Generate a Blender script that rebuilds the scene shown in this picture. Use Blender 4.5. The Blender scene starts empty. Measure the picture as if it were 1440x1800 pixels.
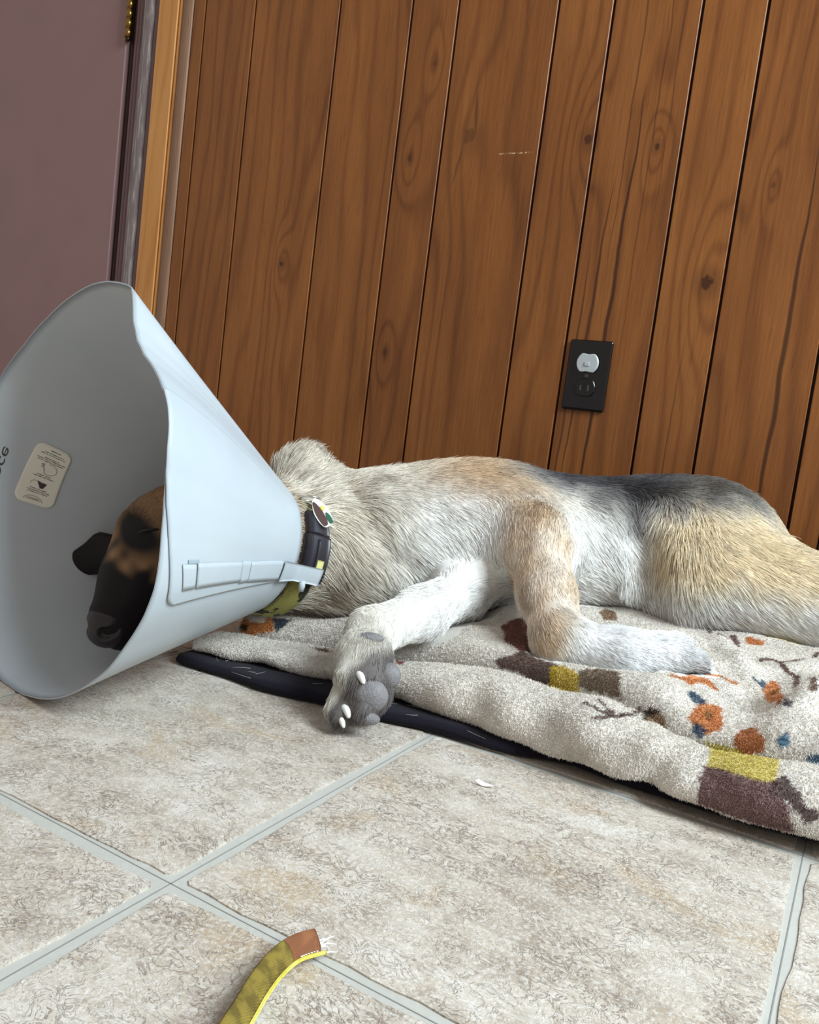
import bpy, bmesh, math, random
import numpy as np
from mathutils import Vector, Matrix

random.seed(4); RNG = np.random.default_rng(7)
sc = bpy.context.scene
COL = sc.collection
PI = math.pi

# ------------------------------------------------------------------ camera
YAW, PITCH, ROLL, CAMH = -0.50777638, -0.10943489, 0.1257045, 0.285
fw = np.array([math.sin(YAW)*math.cos(PITCH), math.cos(YAW)*math.cos(PITCH), math.sin(PITCH)])
rt = np.cross(fw, [0, 0, 1.0]); rt /= np.linalg.norm(rt)
up = np.cross(rt, fw)
cr, sr = math.cos(ROLL), math.sin(ROLL)
cx, cy = cr*rt + sr*up, -sr*rt + cr*up
cam = bpy.data.cameras.new('camera'); camo = bpy.data.objects.new('camera', cam); COL.objects.link(camo)
cam.sensor_fit = 'HORIZONTAL'; cam.sensor_width = 36.0; cam.lens = 36.0*1451.8/1440.0
cam.clip_start = 0.01
mw = Matrix.Identity(4)
for i in range(3):
    mw[i][0], mw[i][1], mw[i][2] = cx[i], cy[i], -fw[i]
mw[0][3], mw[1][3], mw[2][3] = 0.0, 0.0, CAMH
camo.matrix_world = mw
sc.camera = camo

# ------------------------------------------------------------------ light
sc.view_settings.view_transform = 'Standard'
sc.view_settings.look = 'None'
sc.view_settings.gamma = 1.0
sc.view_settings.use_curve_mapping = False
sc.view_settings.exposure = 0.12
world = bpy.data.worlds.new('room_ambient'); sc.world = world; world.use_nodes = True
bgn = world.node_tree.nodes['Background']
bgn.inputs['Color'].default_value = (0.94, 0.86, 0.81, 1); bgn.inputs['Strength'].default_value = 0.43
def area(name, loc, target, sx, sy, energy, color):
    l = bpy.data.lights.new(name, 'AREA'); l.shape = 'RECTANGLE'; l.size = sx; l.size_y = sy
    l.energy = energy; l.color = color
    o = bpy.data.objects.new(name, l); COL.objects.link(o); o.location = loc
    o.rotation_euler = (Vector(target)-Vector(loc)).to_track_quat('-Z', 'Y').to_euler()
    return o
area('window_daylight', (1.60, 0.45, 1.85), (-0.35, 0.9, 0.10), 1.0, 1.3, 108.0, (0.80, 0.925, 1.0))

# ------------------------------------------------------------------ helpers
def lin(c):
    c = np.asarray(c, float)/255.0
    return np.where(c <= 0.04045, c/12.92, ((c+0.055)/1.055)**2.4)
def L4(*c): return tuple(lin(c)) + (1.0,)
def sstep(a, b, x):
    t = np.clip((x-a)/(b-a), 0, 1); return t*t*(3-2*t)
_W = RNG.normal(size=(10, 3)); _W /= np.linalg.norm(_W, axis=1)[:, None]; _PH = RNG.uniform(0, 6.28, 10)
def wnoise(p, wl, seed=0):
    """smooth wavy noise in -1..1 with wavelength wl (metres)"""
    r = np.random.default_rng(100+seed); w = r.normal(size=(7, 3)); w /= np.linalg.norm(w, axis=1)[:, None]
    w *= (r.uniform(0.7, 1.6, 7)*2*PI/wl)[:, None]; ph = r.uniform(0, 6.28, 7)
    return np.sin(p @ w.T + ph).sum(1)/3.2
def tag(o, label=None, cat=None, group=None, kind=None):
    if label: o['label'] = label
    if cat: o['category'] = cat
    if group: o['group'] = group
    if kind: o['kind'] = kind
    return o
def obj(name, me, mat=None, parent=None, smooth=False):
    o = bpy.data.objects.new(name, me); COL.objects.link(o)
    if mat is not None and len(me.materials) == 0: me.materials.append(mat)
    if parent is not None: o.parent = parent
    if smooth and hasattr(me, 'polygons') and len(me.polygons):
        me.polygons.foreach_set('use_smooth', [True]*len(me.polygons))
    return o
def empty(name, loc=(0, 0, 0)):
    o = bpy.data.objects.new(name, None); COL.objects.link(o); o.location = loc; o.empty_display_size = 0.05
    return o
def mesh(name, V, F):
    me = bpy.data.meshes.new(name)
    me.from_pydata([tuple(map(float, v)) for v in V], [], [tuple(map(int, f)) for f in F]); me.update()
    return me
def qmesh(name, V, F):
    """fast quad mesh from arrays"""
    me = bpy.data.meshes.new(name); V = np.ascontiguousarray(V, np.float32); F = np.ascontiguousarray(F, np.int32)
    me.vertices.add(len(V)); me.vertices.foreach_set('co', V.ravel())
    k = F.shape[1]; me.loops.add(F.size); me.loops.foreach_set('vertex_index', F.ravel())
    me.polygons.add(len(F)); me.polygons.foreach_set('loop_start', np.arange(0, F.size, k, dtype=np.int32))
    me.polygons.foreach_set('loop_total', np.full(len(F), k, np.int32))
    me.update(calc_edges=True); me.validate()
    return me
def bm_mesh(name, bm):
    me = bpy.data.meshes.new(name); bmesh.ops.recalc_face_normals(bm, faces=bm.faces); bm.to_mesh(me); bm.free(); return me
def box_bm(x0, x1, y0, y1, z0, z1, bev=0.0, seg=2, bm=None):
    bm = bm or bmesh.new()
    vs = [bm.verts.new((x, y, z)) for x in (x0, x1) for y in (y0, y1) for z in (z0, z1)]
    fs = [(0, 1, 3, 2), (4, 6, 7, 5), (0, 4, 5, 1), (2, 3, 7, 6), (0, 2, 6, 4), (1, 5, 7, 3)]
    nf = [bm.faces.new([vs[i] for i in f]) for f in fs]
    if bev > 0:
        es = list({e for f in nf for e in f.edges})
        bmesh.ops.bevel(bm, geom=es, offset=bev, segments=seg, affect='EDGES', profile=0.5)
    return bm
def box(name, x0, x1, y0, y1, z0, z1, mat, parent=None, bev=0.0, seg=2, smooth=False):
    return obj(name, bm_mesh(name, box_bm(x0, x1, y0, y1, z0, z1, bev, seg)), mat, parent, smooth)
def catmull(P, n):
    P = np.asarray(P, float); m = len(P); t = np.linspace(0, m-1, n); i = np.clip(t.astype(int), 0, m-2); f = (t-i)[:, None]
    p0 = P[np.maximum(i-1, 0)]; p1 = P[i]; p2 = P[i+1]; p3 = P[np.minimum(i+2, m-1)]
    return 0.5*(2*p1+(p2-p0)*f+(2*p0-5*p1+4*p2-p3)*f*f+(3*p1-p0-3*p2+p3)*f**3)
def grid_faces(nu, nv, closed_u=False):
    F = []
    a = np.arange(nu if closed_u else nu-1)[:, None]; b = np.arange(nv-1)[None]
    a2 = (a+1) % nu
    return np.stack([(a*nv+b), (a2*nv+b), (a2*nv+b+1), (a*nv+b+1)], -1).reshape(-1, 4)
def tube(pts, rad, n=8, caps=True):
    pts = np.asarray(pts, float); m = len(pts); rad = np.broadcast_to(rad, (m,))
    T = np.gradient(pts, axis=0); T /= np.linalg.norm(T, axis=1)[:, None]
    nrm = np.cross(T[0], [0.13, 0.2, 1.0]); nrm /= np.linalg.norm(nrm); V = []
    for i in range(m):
        nrm = nrm-T[i]*(nrm @ T[i]); nrm /= np.linalg.norm(nrm); b = np.cross(T[i], nrm)
        for k in range(n):
            a = 2*PI*k/n; V.append(pts[i]+rad[i]*(math.cos(a)*nrm+math.sin(a)*b))
    F = [(i*n+k, i*n+(k+1) % n, (i+1)*n+(k+1) % n, (i+1)*n+k) for i in range(m-1) for k in range(n)]
    if caps: F += [tuple(range(n))[::-1], tuple(range((m-1)*n, m*n))]
    return V, F

# ------------------------------------------------------------------ node helper
class NT:
    def __init__(s, name):
        s.m = bpy.data.materials.new(name); s.m.use_nodes = True; s.t = s.m.node_tree; s.t.nodes.clear()
        s.out = s.n('ShaderNodeOutputMaterial')
    def n(s, typ, **kw):
        x = s.t.nodes.new(typ)
        for k, v in kw.items(): setattr(x, k, v)
        return x
    def set(s, node, key, v):
        i = node.inputs[key]
        if isinstance(v, bpy.types.NodeSocket): s.t.links.new(v, i)
        else: i.default_value = v
    def math(s, op, a, b=0.0, c=None, clamp=False):
        x = s.n('ShaderNodeMath', operation=op); x.use_clamp = clamp; s.set(x, 0, a); s.set(x, 1, b)
        if c is not None: s.set(x, 2, c)
        return x.outputs[0]
    def comb(s, x, y, z):
        n = s.n('ShaderNodeCombineXYZ'); s.set(n, 0, x); s.set(n, 1, y); s.set(n, 2, z); return n.outputs[0]
    def sep(s, v):
        n = s.n('ShaderNodeSeparateXYZ'); s.set(n, 0, v); return n.outputs
    def noise(s, vec, scale, detail=3.0, rough=0.5, dist=0.0, out='Fac'):
        n = s.n('ShaderNodeTexNoise'); s.set(n, 'Vector', vec); s.set(n, 'Scale', scale); s.set(n, 'Detail', detail)
        s.set(n, 'Roughness', rough); s.set(n, 'Distortion', dist); return n.outputs[out]
    def ramp(s, fac, stops, interp='LINEAR'):
        n = s.n('ShaderNodeValToRGB'); s.set(n, 0, fac); e = n.color_ramp.elements; n.color_ramp.interpolation = interp
        while len(e) < len(stops): e.new(0.5)
        for q, (p, c) in zip(e, stops): q.position = p; q.color = c if len(c) == 4 else tuple(c)+(1,)
        return n.outputs[0]
    def rng(s, v, a, b, c=0.0, d=1.0):
        n = s.n('ShaderNodeMapRange', interpolation_type='SMOOTHSTEP'); s.set(n, 0, v); s.set(n, 1, a); s.set(n, 2, b); s.set(n, 3, c); s.set(n, 4, d)
        return n.outputs[0]
    def mix(s, f, a, b, mode='MIX'):
        n = s.n('ShaderNodeMix', data_type='RGBA', blend_type=mode); s.set(n, 0, f); s.set(n, 6, a); s.set(n, 7, b); return n.outputs[2]
    def bump(s, h, strength=0.3, dist=0.002, normal=None):
        n = s.n('ShaderNodeBump'); s.set(n, 'Height', h); s.set(n, 'Strength', strength); s.set(n, 'Distance', dist)
        if normal is not None: s.set(n, 'Normal', normal)
        return n.outputs[0]
    def pos(s): return s.n('ShaderNodeNewGeometry').outputs['Position']
    def obj(s): return s.n('ShaderNodeTexCoord').outputs['Object']
    def rnd(s): return s.n('ShaderNodeObjectInfo').outputs['Random']
    def attr(s, name):
        n = s.n('ShaderNodeAttribute'); n.attribute_name = name; return n.outputs['Color']
    def bsdf(s, color, rough=0.6, normal=None, metal=0.0, spec=0.5, sheen=0.0, **kw):
        b = s.n('ShaderNodeBsdfPrincipled'); s.set(b, 'Base Color', color); s.set(b, 'Roughness', rough); s.set(b, 'Metallic', metal)
        s.set(b, 'Specular IOR Level', spec); s.set(b, 'Sheen Weight', sheen)
        if normal is not None: s.set(b, 'Normal', normal)
        for k, v in kw.items(): s.set(b, k, v)
        s.t.links.new(b.outputs[0], s.out.inputs[0]); s.b = b
        return s.m
def plain(name, rgb, rough=0.6, metal=0.0, var=0.10, scale=60, spec=0.5, bump=0.0):
    s = NT(name); o = s.obj(); f = s.noise(o, scale, 4)
    d = tuple(lin(rgb)*(1-var)) + (1,); l = tuple(np.minimum(lin(rgb)*(1+var), 1)) + (1,)
    return s.bsdf(s.mix(f, d, l), rough, s.bump(f, bump, 0.001) if bump else None, metal, spec)

# ------------------------------------------------------------------ materials for the setting
def wood_material(name, base, dark, light, knots=(), streaks=(), rough=0.42, fine=1.0):
    s = NT(name); p = s.sep(s.pos()); r = s.rnd()
    x, z = p[0], p[2]
    xo = s.math('MULTIPLY_ADD', r, 17.3, x); zo = s.math('MULTIPLY_ADD', r, 41.7, z)
    c1 = s.comb(s.math('MULTIPLY', xo, 7.0), 0.0, s.math('MULTIPLY', zo, 0.9))
    warp = s.noise(c1, 1.0, 2.5, 0.5)
    ring = s.math('MULTIPLY_ADD', warp, 7.0, s.math('MULTIPLY', xo, 22.0))
    kd = None; kr = None
    for (kx, kz, size, amp) in knots:
        dx = s.math('DIVIDE', s.math('SUBTRACT', x, kx), size); dz = s.math('DIVIDE', s.math('SUBTRACT', z, kz), size*1.35)
        d2 = s.math('ADD', s.math('MULTIPLY', dx, dx), s.math('MULTIPLY', dz, dz))
        dx4 = s.math('MULTIPLY', dx, 0.28); dz4 = s.math('MULTIPLY', dz, 0.13)
        e2 = s.math('ADD', s.math('MULTIPLY', dx4, dx4), s.math('MULTIPLY', dz4, dz4))
        bulge = s.math('MULTIPLY', s.math('POWER', 2.718, s.math('MULTIPLY', e2, -1.0)), 2.4*amp)
        ring = s.math('ADD', ring, bulge)
        jit = s.math('MULTIPLY_ADD', s.noise(s.pos(), 130, 2), 1.4, s.math('SUBTRACT', d2, 0.7))
        core = s.rng(jit, 0.9, 0.25, 0.0, min(1.0, amp))
        halo = s.math('MULTIPLY', s.rng(s.math('SQRT', d2), 2.6, 0.9), 0.35*amp)
        tot = s.math('MAXIMUM', core, halo)
        kd = tot if kd is None else s.math('MAXIMUM', kd, tot)
    for (x0, z0, x1, z1, w, amp) in streaks:
        t = s.math('DIVIDE', s.math('SUBTRACT', z, z0), z1-z0, clamp=True)
        wob = s.math('MULTIPLY', s.math('SUBTRACT', s.noise(s.comb(0.0, x0*50, s.math('MULTIPLY', z, 9.0)), 1.0, 2), 0.5), 0.012)
        xc = s.math('ADD', s.math('MULTIPLY_ADD', t, x1-x0, x0), wob)
        ww = s.math('MULTIPLY', s.math('SINE', s.math('MULTIPLY', t, PI)), w)
        dd = s.math('DIVIDE', s.math('ABSOLUTE', s.math('SUBTRACT', x, xc)), s.math('ADD', ww, 1e-4))
        tot = s.math('MULTIPLY', s.rng(dd, 1.1, 0.35), s.math('MULTIPLY', s.math('GREATER_THAN', ww, 2e-4), amp))
        kd = tot if kd is None else s.math('MAXIMUM', kd, tot)
    sw_ = s.math('SINE', s.math('MULTIPLY', ring, 2*PI)); line = s.math('POWER', s.math('MULTIPLY_ADD', sw_, 0.5, 0.5), 4.0)
    fg = s.noise(s.comb(s.math('MULTIPLY', xo, 260.0*fine), 0.0, s.math('MULTIPLY', zo, 7.0)), 1.0, 3, 0.6)
    fg2 = s.noise(s.comb(s.math('MULTIPLY', xo, 900.0*fine), 0.0, s.math('MULTIPLY', zo, 20.0)), 1.0, 2, 0.6)
    broad = s.noise(s.comb(s.math('MULTIPLY', xo, 12.0), 0.0, s.math('MULTIPLY', zo, 2.4)), 1.0, 3)
    v = s.math('MULTIPLY_ADD', line, -0.16, s.math('MULTIPLY_ADD', fg, 0.34, s.math('MULTIPLY_ADD', broad, 0.50, s.math('MULTIPLY', fg2, 0.30))))
    v = s.math('ADD', v, s.math('MULTIPLY_ADD', r, 0.12, -0.07))
    col = s.ramp(v, [(0.18, dark), (0.50, base), (0.82, light)])
    pore = s.rng(s.noise(s.comb(s.math('MULTIPLY', xo, 420.0), 0.0, s.math('MULTIPLY', zo, 16.0)), 1.0, 2), 0.36, 0.27)
    col = s.mix(s.math('MULTIPLY', pore, 0.6), col, dark)
    if knots:
        sm = s.math('MULTIPLY', s.math('MULTIPLY', s.math('LESS_THAN', s.math('ABSOLUTE', s.math('SUBTRACT', z, .7525)), .0011), s.rng(s.math('ABSOLUTE', s.math('ADD', x, .620)), .036, .020)), s.rng(s.noise(s.pos(), 340, 2), .50, .58))
        col = s.mix(sm, col, L4(206, 172, 132))
    if kd is not None: col = s.mix(s.math('MULTIPLY', kd, 0.88), col, L4(46, 20, 8))
    return s.bsdf(col, rough, s.bump(s.math('ADD', fg, fg2), 0.10, 0.0006), spec=0.35)

KN = [(-.2731, .5468, .0115, 1.0), (-.7103, .7846, .014, .55), (-1.0951, .562, .006, .9), (-.4935, .768, .009, .9), (-.3804, .751, .005, .9),
      (-.8264, .7533, .006, .7), (-.8287, .4046, .006, .7), (-.202, .6886, .004, .6), (-.7972, .9159, .005, .6)]
ST = [(-.409, .86, -.427, .08, .0042, .95), (-.440, .72, -.458, .20, .0034, .8), (-.462, .60, -.470, .12, .003, .7), (-.148, .75, -.151, .10, .0046, .9),
      (-.425, 1.3, -.432, .50, .0018, .6), (-.385, 1.4, -.392, .35, .0016, .55), (-.365, 1.2, -.37, .55, .0014, .5), (-.29, .50, -.30, .0, .0016, .6),
      (-.705, .86, -.698, .78, .004, .6), (-.72, .77, -.735, .70, .003, .5)]
M_PLANK = wood_material('plank_wood', L4(125, 74, 33), L4(84, 44, 17), L4(156, 99, 48), KN, ST, 0.40)
M_PINE = wood_material('pine_strip_wood', L4(196, 135, 72), L4(166, 104, 48), L4(212, 156, 92), fine=0.7, rough=0.38)
M_BROWN = wood_material('brown_trim_wood', L4(126, 94, 72), L4(88, 58, 40), L4(158, 124, 98), fine=0.8, rough=0.32)
M_BACK = plain('groove_backing', (42, 20, 10), 0.8)
def paint_material(name, rgb, rough, wear=None):
    s = NT(name); o = s.pos(); f = s.noise(o, 9, 4); g = s.noise(o, 220, 3)
    col = s.mix(f, tuple(lin(rgb)*0.9)+(1,), tuple(np.minimum(lin(rgb)*1.1, 1))+(1,))
    if wear:
        p = s.sep(o); w = s.noise(s.comb(s.math('MULTIPLY', p[0], 160.0), 0.0, s.math('MULTIPLY', p[2], 14.0)), 1.0, 4, 0.65)
        col = s.mix(s.rng(w, 0.46, 0.66), col, L4(*wear))
    return s.bsdf(col, rough, s.bump(g, 0.12, 0.0006))
M_DOOR = paint_material('door_paint', (140, 108, 106), 0.5)
M_JAMB = paint_material('jamb_paint', (104, 76, 78), 0.35)
M_JAMBWORN = paint_material('worn_jamb_paint', (112, 98, 96), 0.30, (150, 142, 136))
M_SEAL = plain('weather_seal', (40, 24, 26), 0.5)
M_PALE = paint_material('pale_blue_paint', (190, 208, 214), 0.5)
M_PALEWOOD = wood_material('pale_edge_wood', L4(205, 170, 132), L4(180, 138, 98), L4(224, 196, 160), fine=0.7)
M_BRASS = plain('brass', (150, 118, 62), 0.28, 1.0, 0.15, 200)
M_DARKMETAL = plain('dark_hinge_metal', (58, 40, 34), 0.35, 0.8)

def tile_material():
    s = NT('stone_tile'); r = s.rnd(); o = s.pos()
    v = s.n('ShaderNodeVectorMath', operation='ADD'); s.set(v, 0, o); s.set(v, 1, s.comb(s.math('MULTIPLY', r, 31.0), s.math('MULTIPLY', r, 57.0), 0.0)); q = v.outputs[0]
    qs = s.sep(q)
    st = s.comb(s.math('MULTIPLY', qs[0], 0.75), qs[1], 0.0)
    big = s.noise(st, 9, 4, 0.6, 0.6); mid = s.noise(st, 42, 4, 0.65, 0.8); fine = s.noise(q, 330, 3, 0.7, 0.5)
    crk = s.math('ABSOLUTE', s.math('SUBTRACT', s.noise(st, 95, 3.5, 0.62, 1.6), 0.5))
    crk2 = s.math('ABSOLUTE', s.math('SUBTRACT', s.noise(st, 26, 4, 0.6, 1.4), 0.5))
    c = s.ramp(s.math('MULTIPLY_ADD', mid, 0.55, s.math('MULTIPLY', big, 0.45)), [(0.30, L4(146, 132, 116)), (0.5, L4(187, 175, 160)), (0.70, L4(214, 207, 197))])
    tan = s.math('MULTIPLY', s.rng(s.noise(st, 14, 4, 0.6, 0.5), 0.54, 0.70), 0.65)
    c = s.mix(tan, c, L4(176, 152, 122))
    c = s.mix(s.math('MULTIPLY', s.rng(fine, 0.46, 0.62), 0.45), c, L4(224, 220, 214))
    spk = s.noise(q, 520, 2, 0.6); c = s.mix(s.math('MULTIPLY', s.rng(spk, 0.42, 0.32), 0.45), c, L4(128, 112, 98))
    gate = s.rng(s.noise(st, 30, 3), 0.40, 0.58)
    c = s.mix(s.math('MULTIPLY', s.math('MULTIPLY', s.rng(crk, 0.034, 0.004), gate), 0.70), c, L4(112, 98, 88))
    gate2 = s.rng(s.noise(st, 7, 2), 0.50, 0.62)
    c = s.mix(s.math('MULTIPLY', s.math('MULTIPLY', s.rng(crk2, 0.012, 0.002), gate2), 0.7), c, L4(116, 102, 92))
    h = s.math('MULTIPLY_ADD', fine, 0.5, s.math('MULTIPLY_ADD', mid, 0.8, s.math('MULTIPLY', s.rng(crk, 0.0, 0.05), 0.5)))
    return s.bsdf(c, 0.5, s.bump(h, 0.45, 0.0012), spec=0.35)
M_TILE = tile_material()
def grout_material():
    s = NT('grout'); q = s.pos(); p = s.sep(q)
    f = s.noise(q, 260, 3); g = s.noise(q, 30, 3)
    c = s.mix(f, L4(178, 176, 168), L4(194, 192, 184)); c = s.mix(s.math('MULTIPLY', g, 0.35), c, L4(166, 162, 154))
    return s.bsdf(c, 0.55, s.bump(f, 0.3, 0.0006))
M_GROUT = grout_material()

# ------------------------------------------------------------------ floor: slab + printed vinyl tiles
floor = box('floor', -2.9, 1.6, -0.8, 1.40, -0.03, -0.0012, M_GROUT); tag(floor, kind='structure')
TX, TY, GX, GY = 0.3165, 0.332, -0.3200, 0.3440
def tile_mesh(seed):
    r = np.random.default_rng(seed); hw, hh, g = TX/2, TY/2, 0.0056
    pts = []
    n = 22
    def wob(m): 
        w = np.cumsum(r.normal(0, 0.0008, m)); w -= np.linspace(w[0], w[-1], m); return w+r.normal(0, .0004, m)
    cr_ = 0.0035
    xs = np.linspace(-hw+g+cr_, hw-g-cr_, n); ys = np.linspace(-hh+g+cr_, hh-g-cr_, n)
    w = wob(n); pts += [(x, -hh+g+d) for x, d in zip(xs, w)]
    w = wob(n); pts += [(hw-g+d, y) for y, d in zip(ys, w)]
    w = wob(n); pts += [(x, hh-g+d) for x, d in zip(xs[::-1], w)]
    w = wob(n); pts += [(-hw+g+d, y) for y, d in zip(ys[::-1], w)]
    m = len(pts); P = np.array(pts)
    V = [(x, y, -0.0018) for x, y in P] + [(x*0.9992, y*0.9992, -0.0002) for x, y in P] + [(x*0.990, y*0.990, 0.0) for x, y in P]
    F = [(k*m+i, k*m+(i+1) % m, (k+1)*m+(i+1) % m, (k+1)*m+i) for k in range(2) for i in range(m)] + [tuple(range(2*m, 3*m))]
    return mesh('tile', V, F)
tms = [tile_mesh(i) for i in range(5)]
for me in tms: me.materials.append(M_TILE)
k = 0
for i in range(-8, 6):
    for j in range(-3, 3):
        x, y = GX+(i+0.5)*TX, GY+(j+0.5)*TY
        if y-TY/2 > 1.3: continue
        o = obj('tile', tms[k % 5], M_TILE, floor); o.location = (x, y, 0); o.rotation_euler[2] = PI*((k//5) % 2); k += 1
# thin seams where the vinyl sheets butt, along the grout
M_SEAM = plain('seam_line', (136, 135, 131), 0.6)
for i in range(-3, 3):
    b = box('seam', GX+i*TX-.0004, GX+i*TX+.0004, -0.7, 1.3, -0.0013, -0.0009, M_SEAM, floor)
for j in range(-2, 4):
    b = box('seam', -2.6, 1.2, GY+j*TY+.0008, GY+j*TY+.0014, -0.0013, -0.0009, M_SEAM, floor)

# ------------------------------------------------------------------ panelled wall
WY = 1.32
wall = box('wall_back', -1.50, -0.05, WY+0.008, WY+0.10, 0.0, 2.4, M_BACK); tag(wall, kind='structure')
GRV = [-1.402, -1.367, -1.230, -1.019, -.858, -.763, -.576, -.482, -.343, -.249, -.104, -.060]
for a, b in zip(GRV[:-1], GRV[1:]):
    g = 0.0021; x0, x1, ch, th = a+g, b-g, 0.0008, 0.010
    prof = [(x0, WY+th), (x0, WY+ch), (x0+ch, WY), (x1-ch, WY), (x1, WY+ch), (x1, WY+th)]
    V = [(x, y, z) for z in (0.0, 2.4) for x, y in prof]; n = len(prof)
    F = [(i, i+1, n+i+1, n+i) for i in range(n-1)] + [(n-1, 0, n, 2*n-1), tuple(range(n))[::-1], tuple(range(n, 2*n))]
    obj('plank', mesh('plank', V, F), M_PLANK, wall)
# wall beyond the corner strip at the right, and a return to the left of the door
wr = box('wall_right', -0.012, 1.6, WY+0.03, WY+0.11, 0.0, 2.4, M_PALE); tag(wr, kind='structure')
wl = box('wall_left', -2.95, -2.56, WY+0.0, WY+0.10, 0.0, 2.4, M_PALE); tag(wl, kind='structure')
def round_strip(name, x0, x1, y0, depth, mat, parent, n=9, z1=2.4, power=2.2):
    """vertical moulding with a rounded face from x0 to x1, standing depth proud of y0"""
    t = np.linspace(0, PI, n); xs = (x0+x1)/2-np.cos(t)*(x1-x0)/2; ys = y0-depth*np.sin(t)**(2/power)
    prof = [(x0, y0+0.02)] + list(zip(xs, ys)) + [(x1, y0+0.02)]; m = len(prof)
    V = [(x, y, z) for z in (0.0, z1) for x, y in prof]
    F = [(i, i+1, m+i+1, m+i) for i in range(m-1)] + [(m-1, 0, m, 2*m-1), tuple(range(m))[::-1], tuple(range(m, 2*m))]
    return obj(name, mesh(name, V, F), mat, parent)
tr = round_strip('trim_1', -0.060, -0.034, WY, 0.004, M_BROWN, None); tag(tr, kind='structure')
tr = box('trim_2', -0.034, -0.012, WY-0.006, WY+0.05, 0, 2.4, M_PALEWOOD, bev=0.002); tag(tr, kind='structure')
# mouldings between panelling and door
t3 = round_strip('trim_3', -1.430, -1.402, WY, 0.007, M_BROWN, None); tag(t3, kind='structure')
round_strip('bead', -1.441, -1.431, WY+.002, 0.006, M_PINE, t3, 7)
t4 = box('trim_4', -1.499, -1.442, WY-0.006, WY+0.05, 0, 2.4, M_PINE, bev=0.0015); tag(t4, kind='structure')
door = empty('door_1', (-1.6, WY, 0)); tag(door, kind='structure')
def dpart(o, parent=None):
    o.parent = parent or door; o.matrix_parent_inverse = Matrix.Translation((1.6, -WY, 0)) if parent is None else Matrix.Identity(4); return o
dpart(box('door_panel', -2.53, -1.606, WY+.004, WY+.045, 0.012, 2.05, M_DOOR, bev=0.002))
dpart(round_strip('jamb_edge', -1.519, -1.500, WY+.004, 0.004, M_JAMB, None))
dpart(round_strip('jamb_face', -1.553, -1.5195, WY+.004, 0.011, M_JAMBWORN, None))
dpart(round_strip('jamb_bead', -1.568, -1.5535, WY+.006, 0.006, M_JAMB, None))
dpart(round_strip('jamb_bead', -1.580, -1.5685, WY+.008, 0.005, M_JAMB, None))
dpart(box('door_gap_seal', -1.606, -1.580, WY+.016, WY+.05, 0.0, 2.1, M_SEAL))
dpart(round_strip('seal_lip', -1.597, -1.586, WY+.013, 0.004, M_DARKMETAL, None, 7))
dpart(box('jamb_left', -2.56, -2.532, WY-.002, WY+.06, 0, 2.1, M_JAMB))
hg = empty('hinge'); hg.parent = door; hg.matrix_parent_inverse = Matrix.Translation((1.6, -WY, 0))
for q in range(5):
    z0 = 1.045+q*0.020
    V, F = tube([(-1.592, WY-.004, z0), (-1.592, WY-.004, z0+.0188)], 0.0075, 14)
    kx = obj('knuckle', mesh('knuckle', V, F), M_BRASS, hg, True)
lf = box('hinge_leaf', -1.607, -1.590, WY-.0015, WY+.003, 1.04, 1.15, M_BRASS, hg)
V, F = tube([(-1.592, WY-.004, 1.036), (-1.592, WY-.004, 1.0455)], [0.004, 0.006], 12)
obj('hinge_pin', mesh('hinge_pin', V, F), M_DARKMETAL, hg, True)

# ------------------------------------------------------------------ wall outlet
M_PLATE = plain('black_plastic', (13, 8, 11), 0.2, var=0.05)
M_SLOT = plain('slot_dark', (6, 5, 6), 0.5)
M_SLOTMETAL = plain('slot_metal', (92, 86, 86), 0.4, 0.6)
M_CAP = plain('grey_plastic', (176, 182, 184), 0.35, var=0.05)
out = empty('wall_outlet', (-.4365, WY, .393)); tag(out, 'black duplex wall outlet plate screwed to the wood panelling', 'outlet')
def plate_local(name, w, h, d, mat, parent, x=0, z=0, y0=0.0, bev=0.0025, seg=3):
    return box(name, x-w/2, x+w/2, -y0-d, -y0, z-h/2, z+h/2, mat, parent, bev, seg)
plate_local('cover_plate', .0715, .1135, .006, M_PLATE, out, bev=.0035)
def face_outline(r, flat, n=40):
    P = []
    for k in range(n):
        a = 2*PI*k/n; x, z = r*math.cos(a), r*math.sin(a); P.append((x, max(-flat, min(flat, z))))
    return P
def extrude_outline(name, P, y0, y1, mat, parent, x=0, z=0, taper=0.94, smooth=False):
    n = len(P); V = [(x+a, -y0, z+b) for a, b in P] + [(x+a, -(y0+(y1-y0)*.7), z+b) for a, b in P] + [(x+a*taper, -y1, z+b*taper) for a, b in P]
    F = [(k*n+i, k*n+(i+1) % n, (k+1)*n+(i+1) % n, (k+1)*n+i) for k in range(2) for i in range(n)] + [tuple(range(2*n, 3*n))]
    return obj(name, mesh(name, V, F), mat, parent, smooth)
for zz in (.0195, -.0195):
    f = extrude_outline('receptacle_face', face_outline(.0172, .0142), .005, .0085, M_PLATE, out, 0, zz)
    if zz < 0:
        for xx, hh in ((-.0065, .008), (.0062, .0095)):
            b = box('slot', xx-.0014, xx+.0014, -.0092, -.0080, zz-hh/2-.001, zz+hh/2-.001, M_SLOTMETAL, f)
        V, F = tube([(0, -.008, zz+.0085), (0, -.0092, zz+.0085)], .0026, 12); obj('ground_hole', mesh('g', V, F), M_SLOT, f)
V, F = tube([(0, -.0055, 0), (0, -.0072, 0)], [.0036, .0030], 14); sw = obj('screw', mesh('screw', V, F), M_SLOTMETAL, out)
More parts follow.
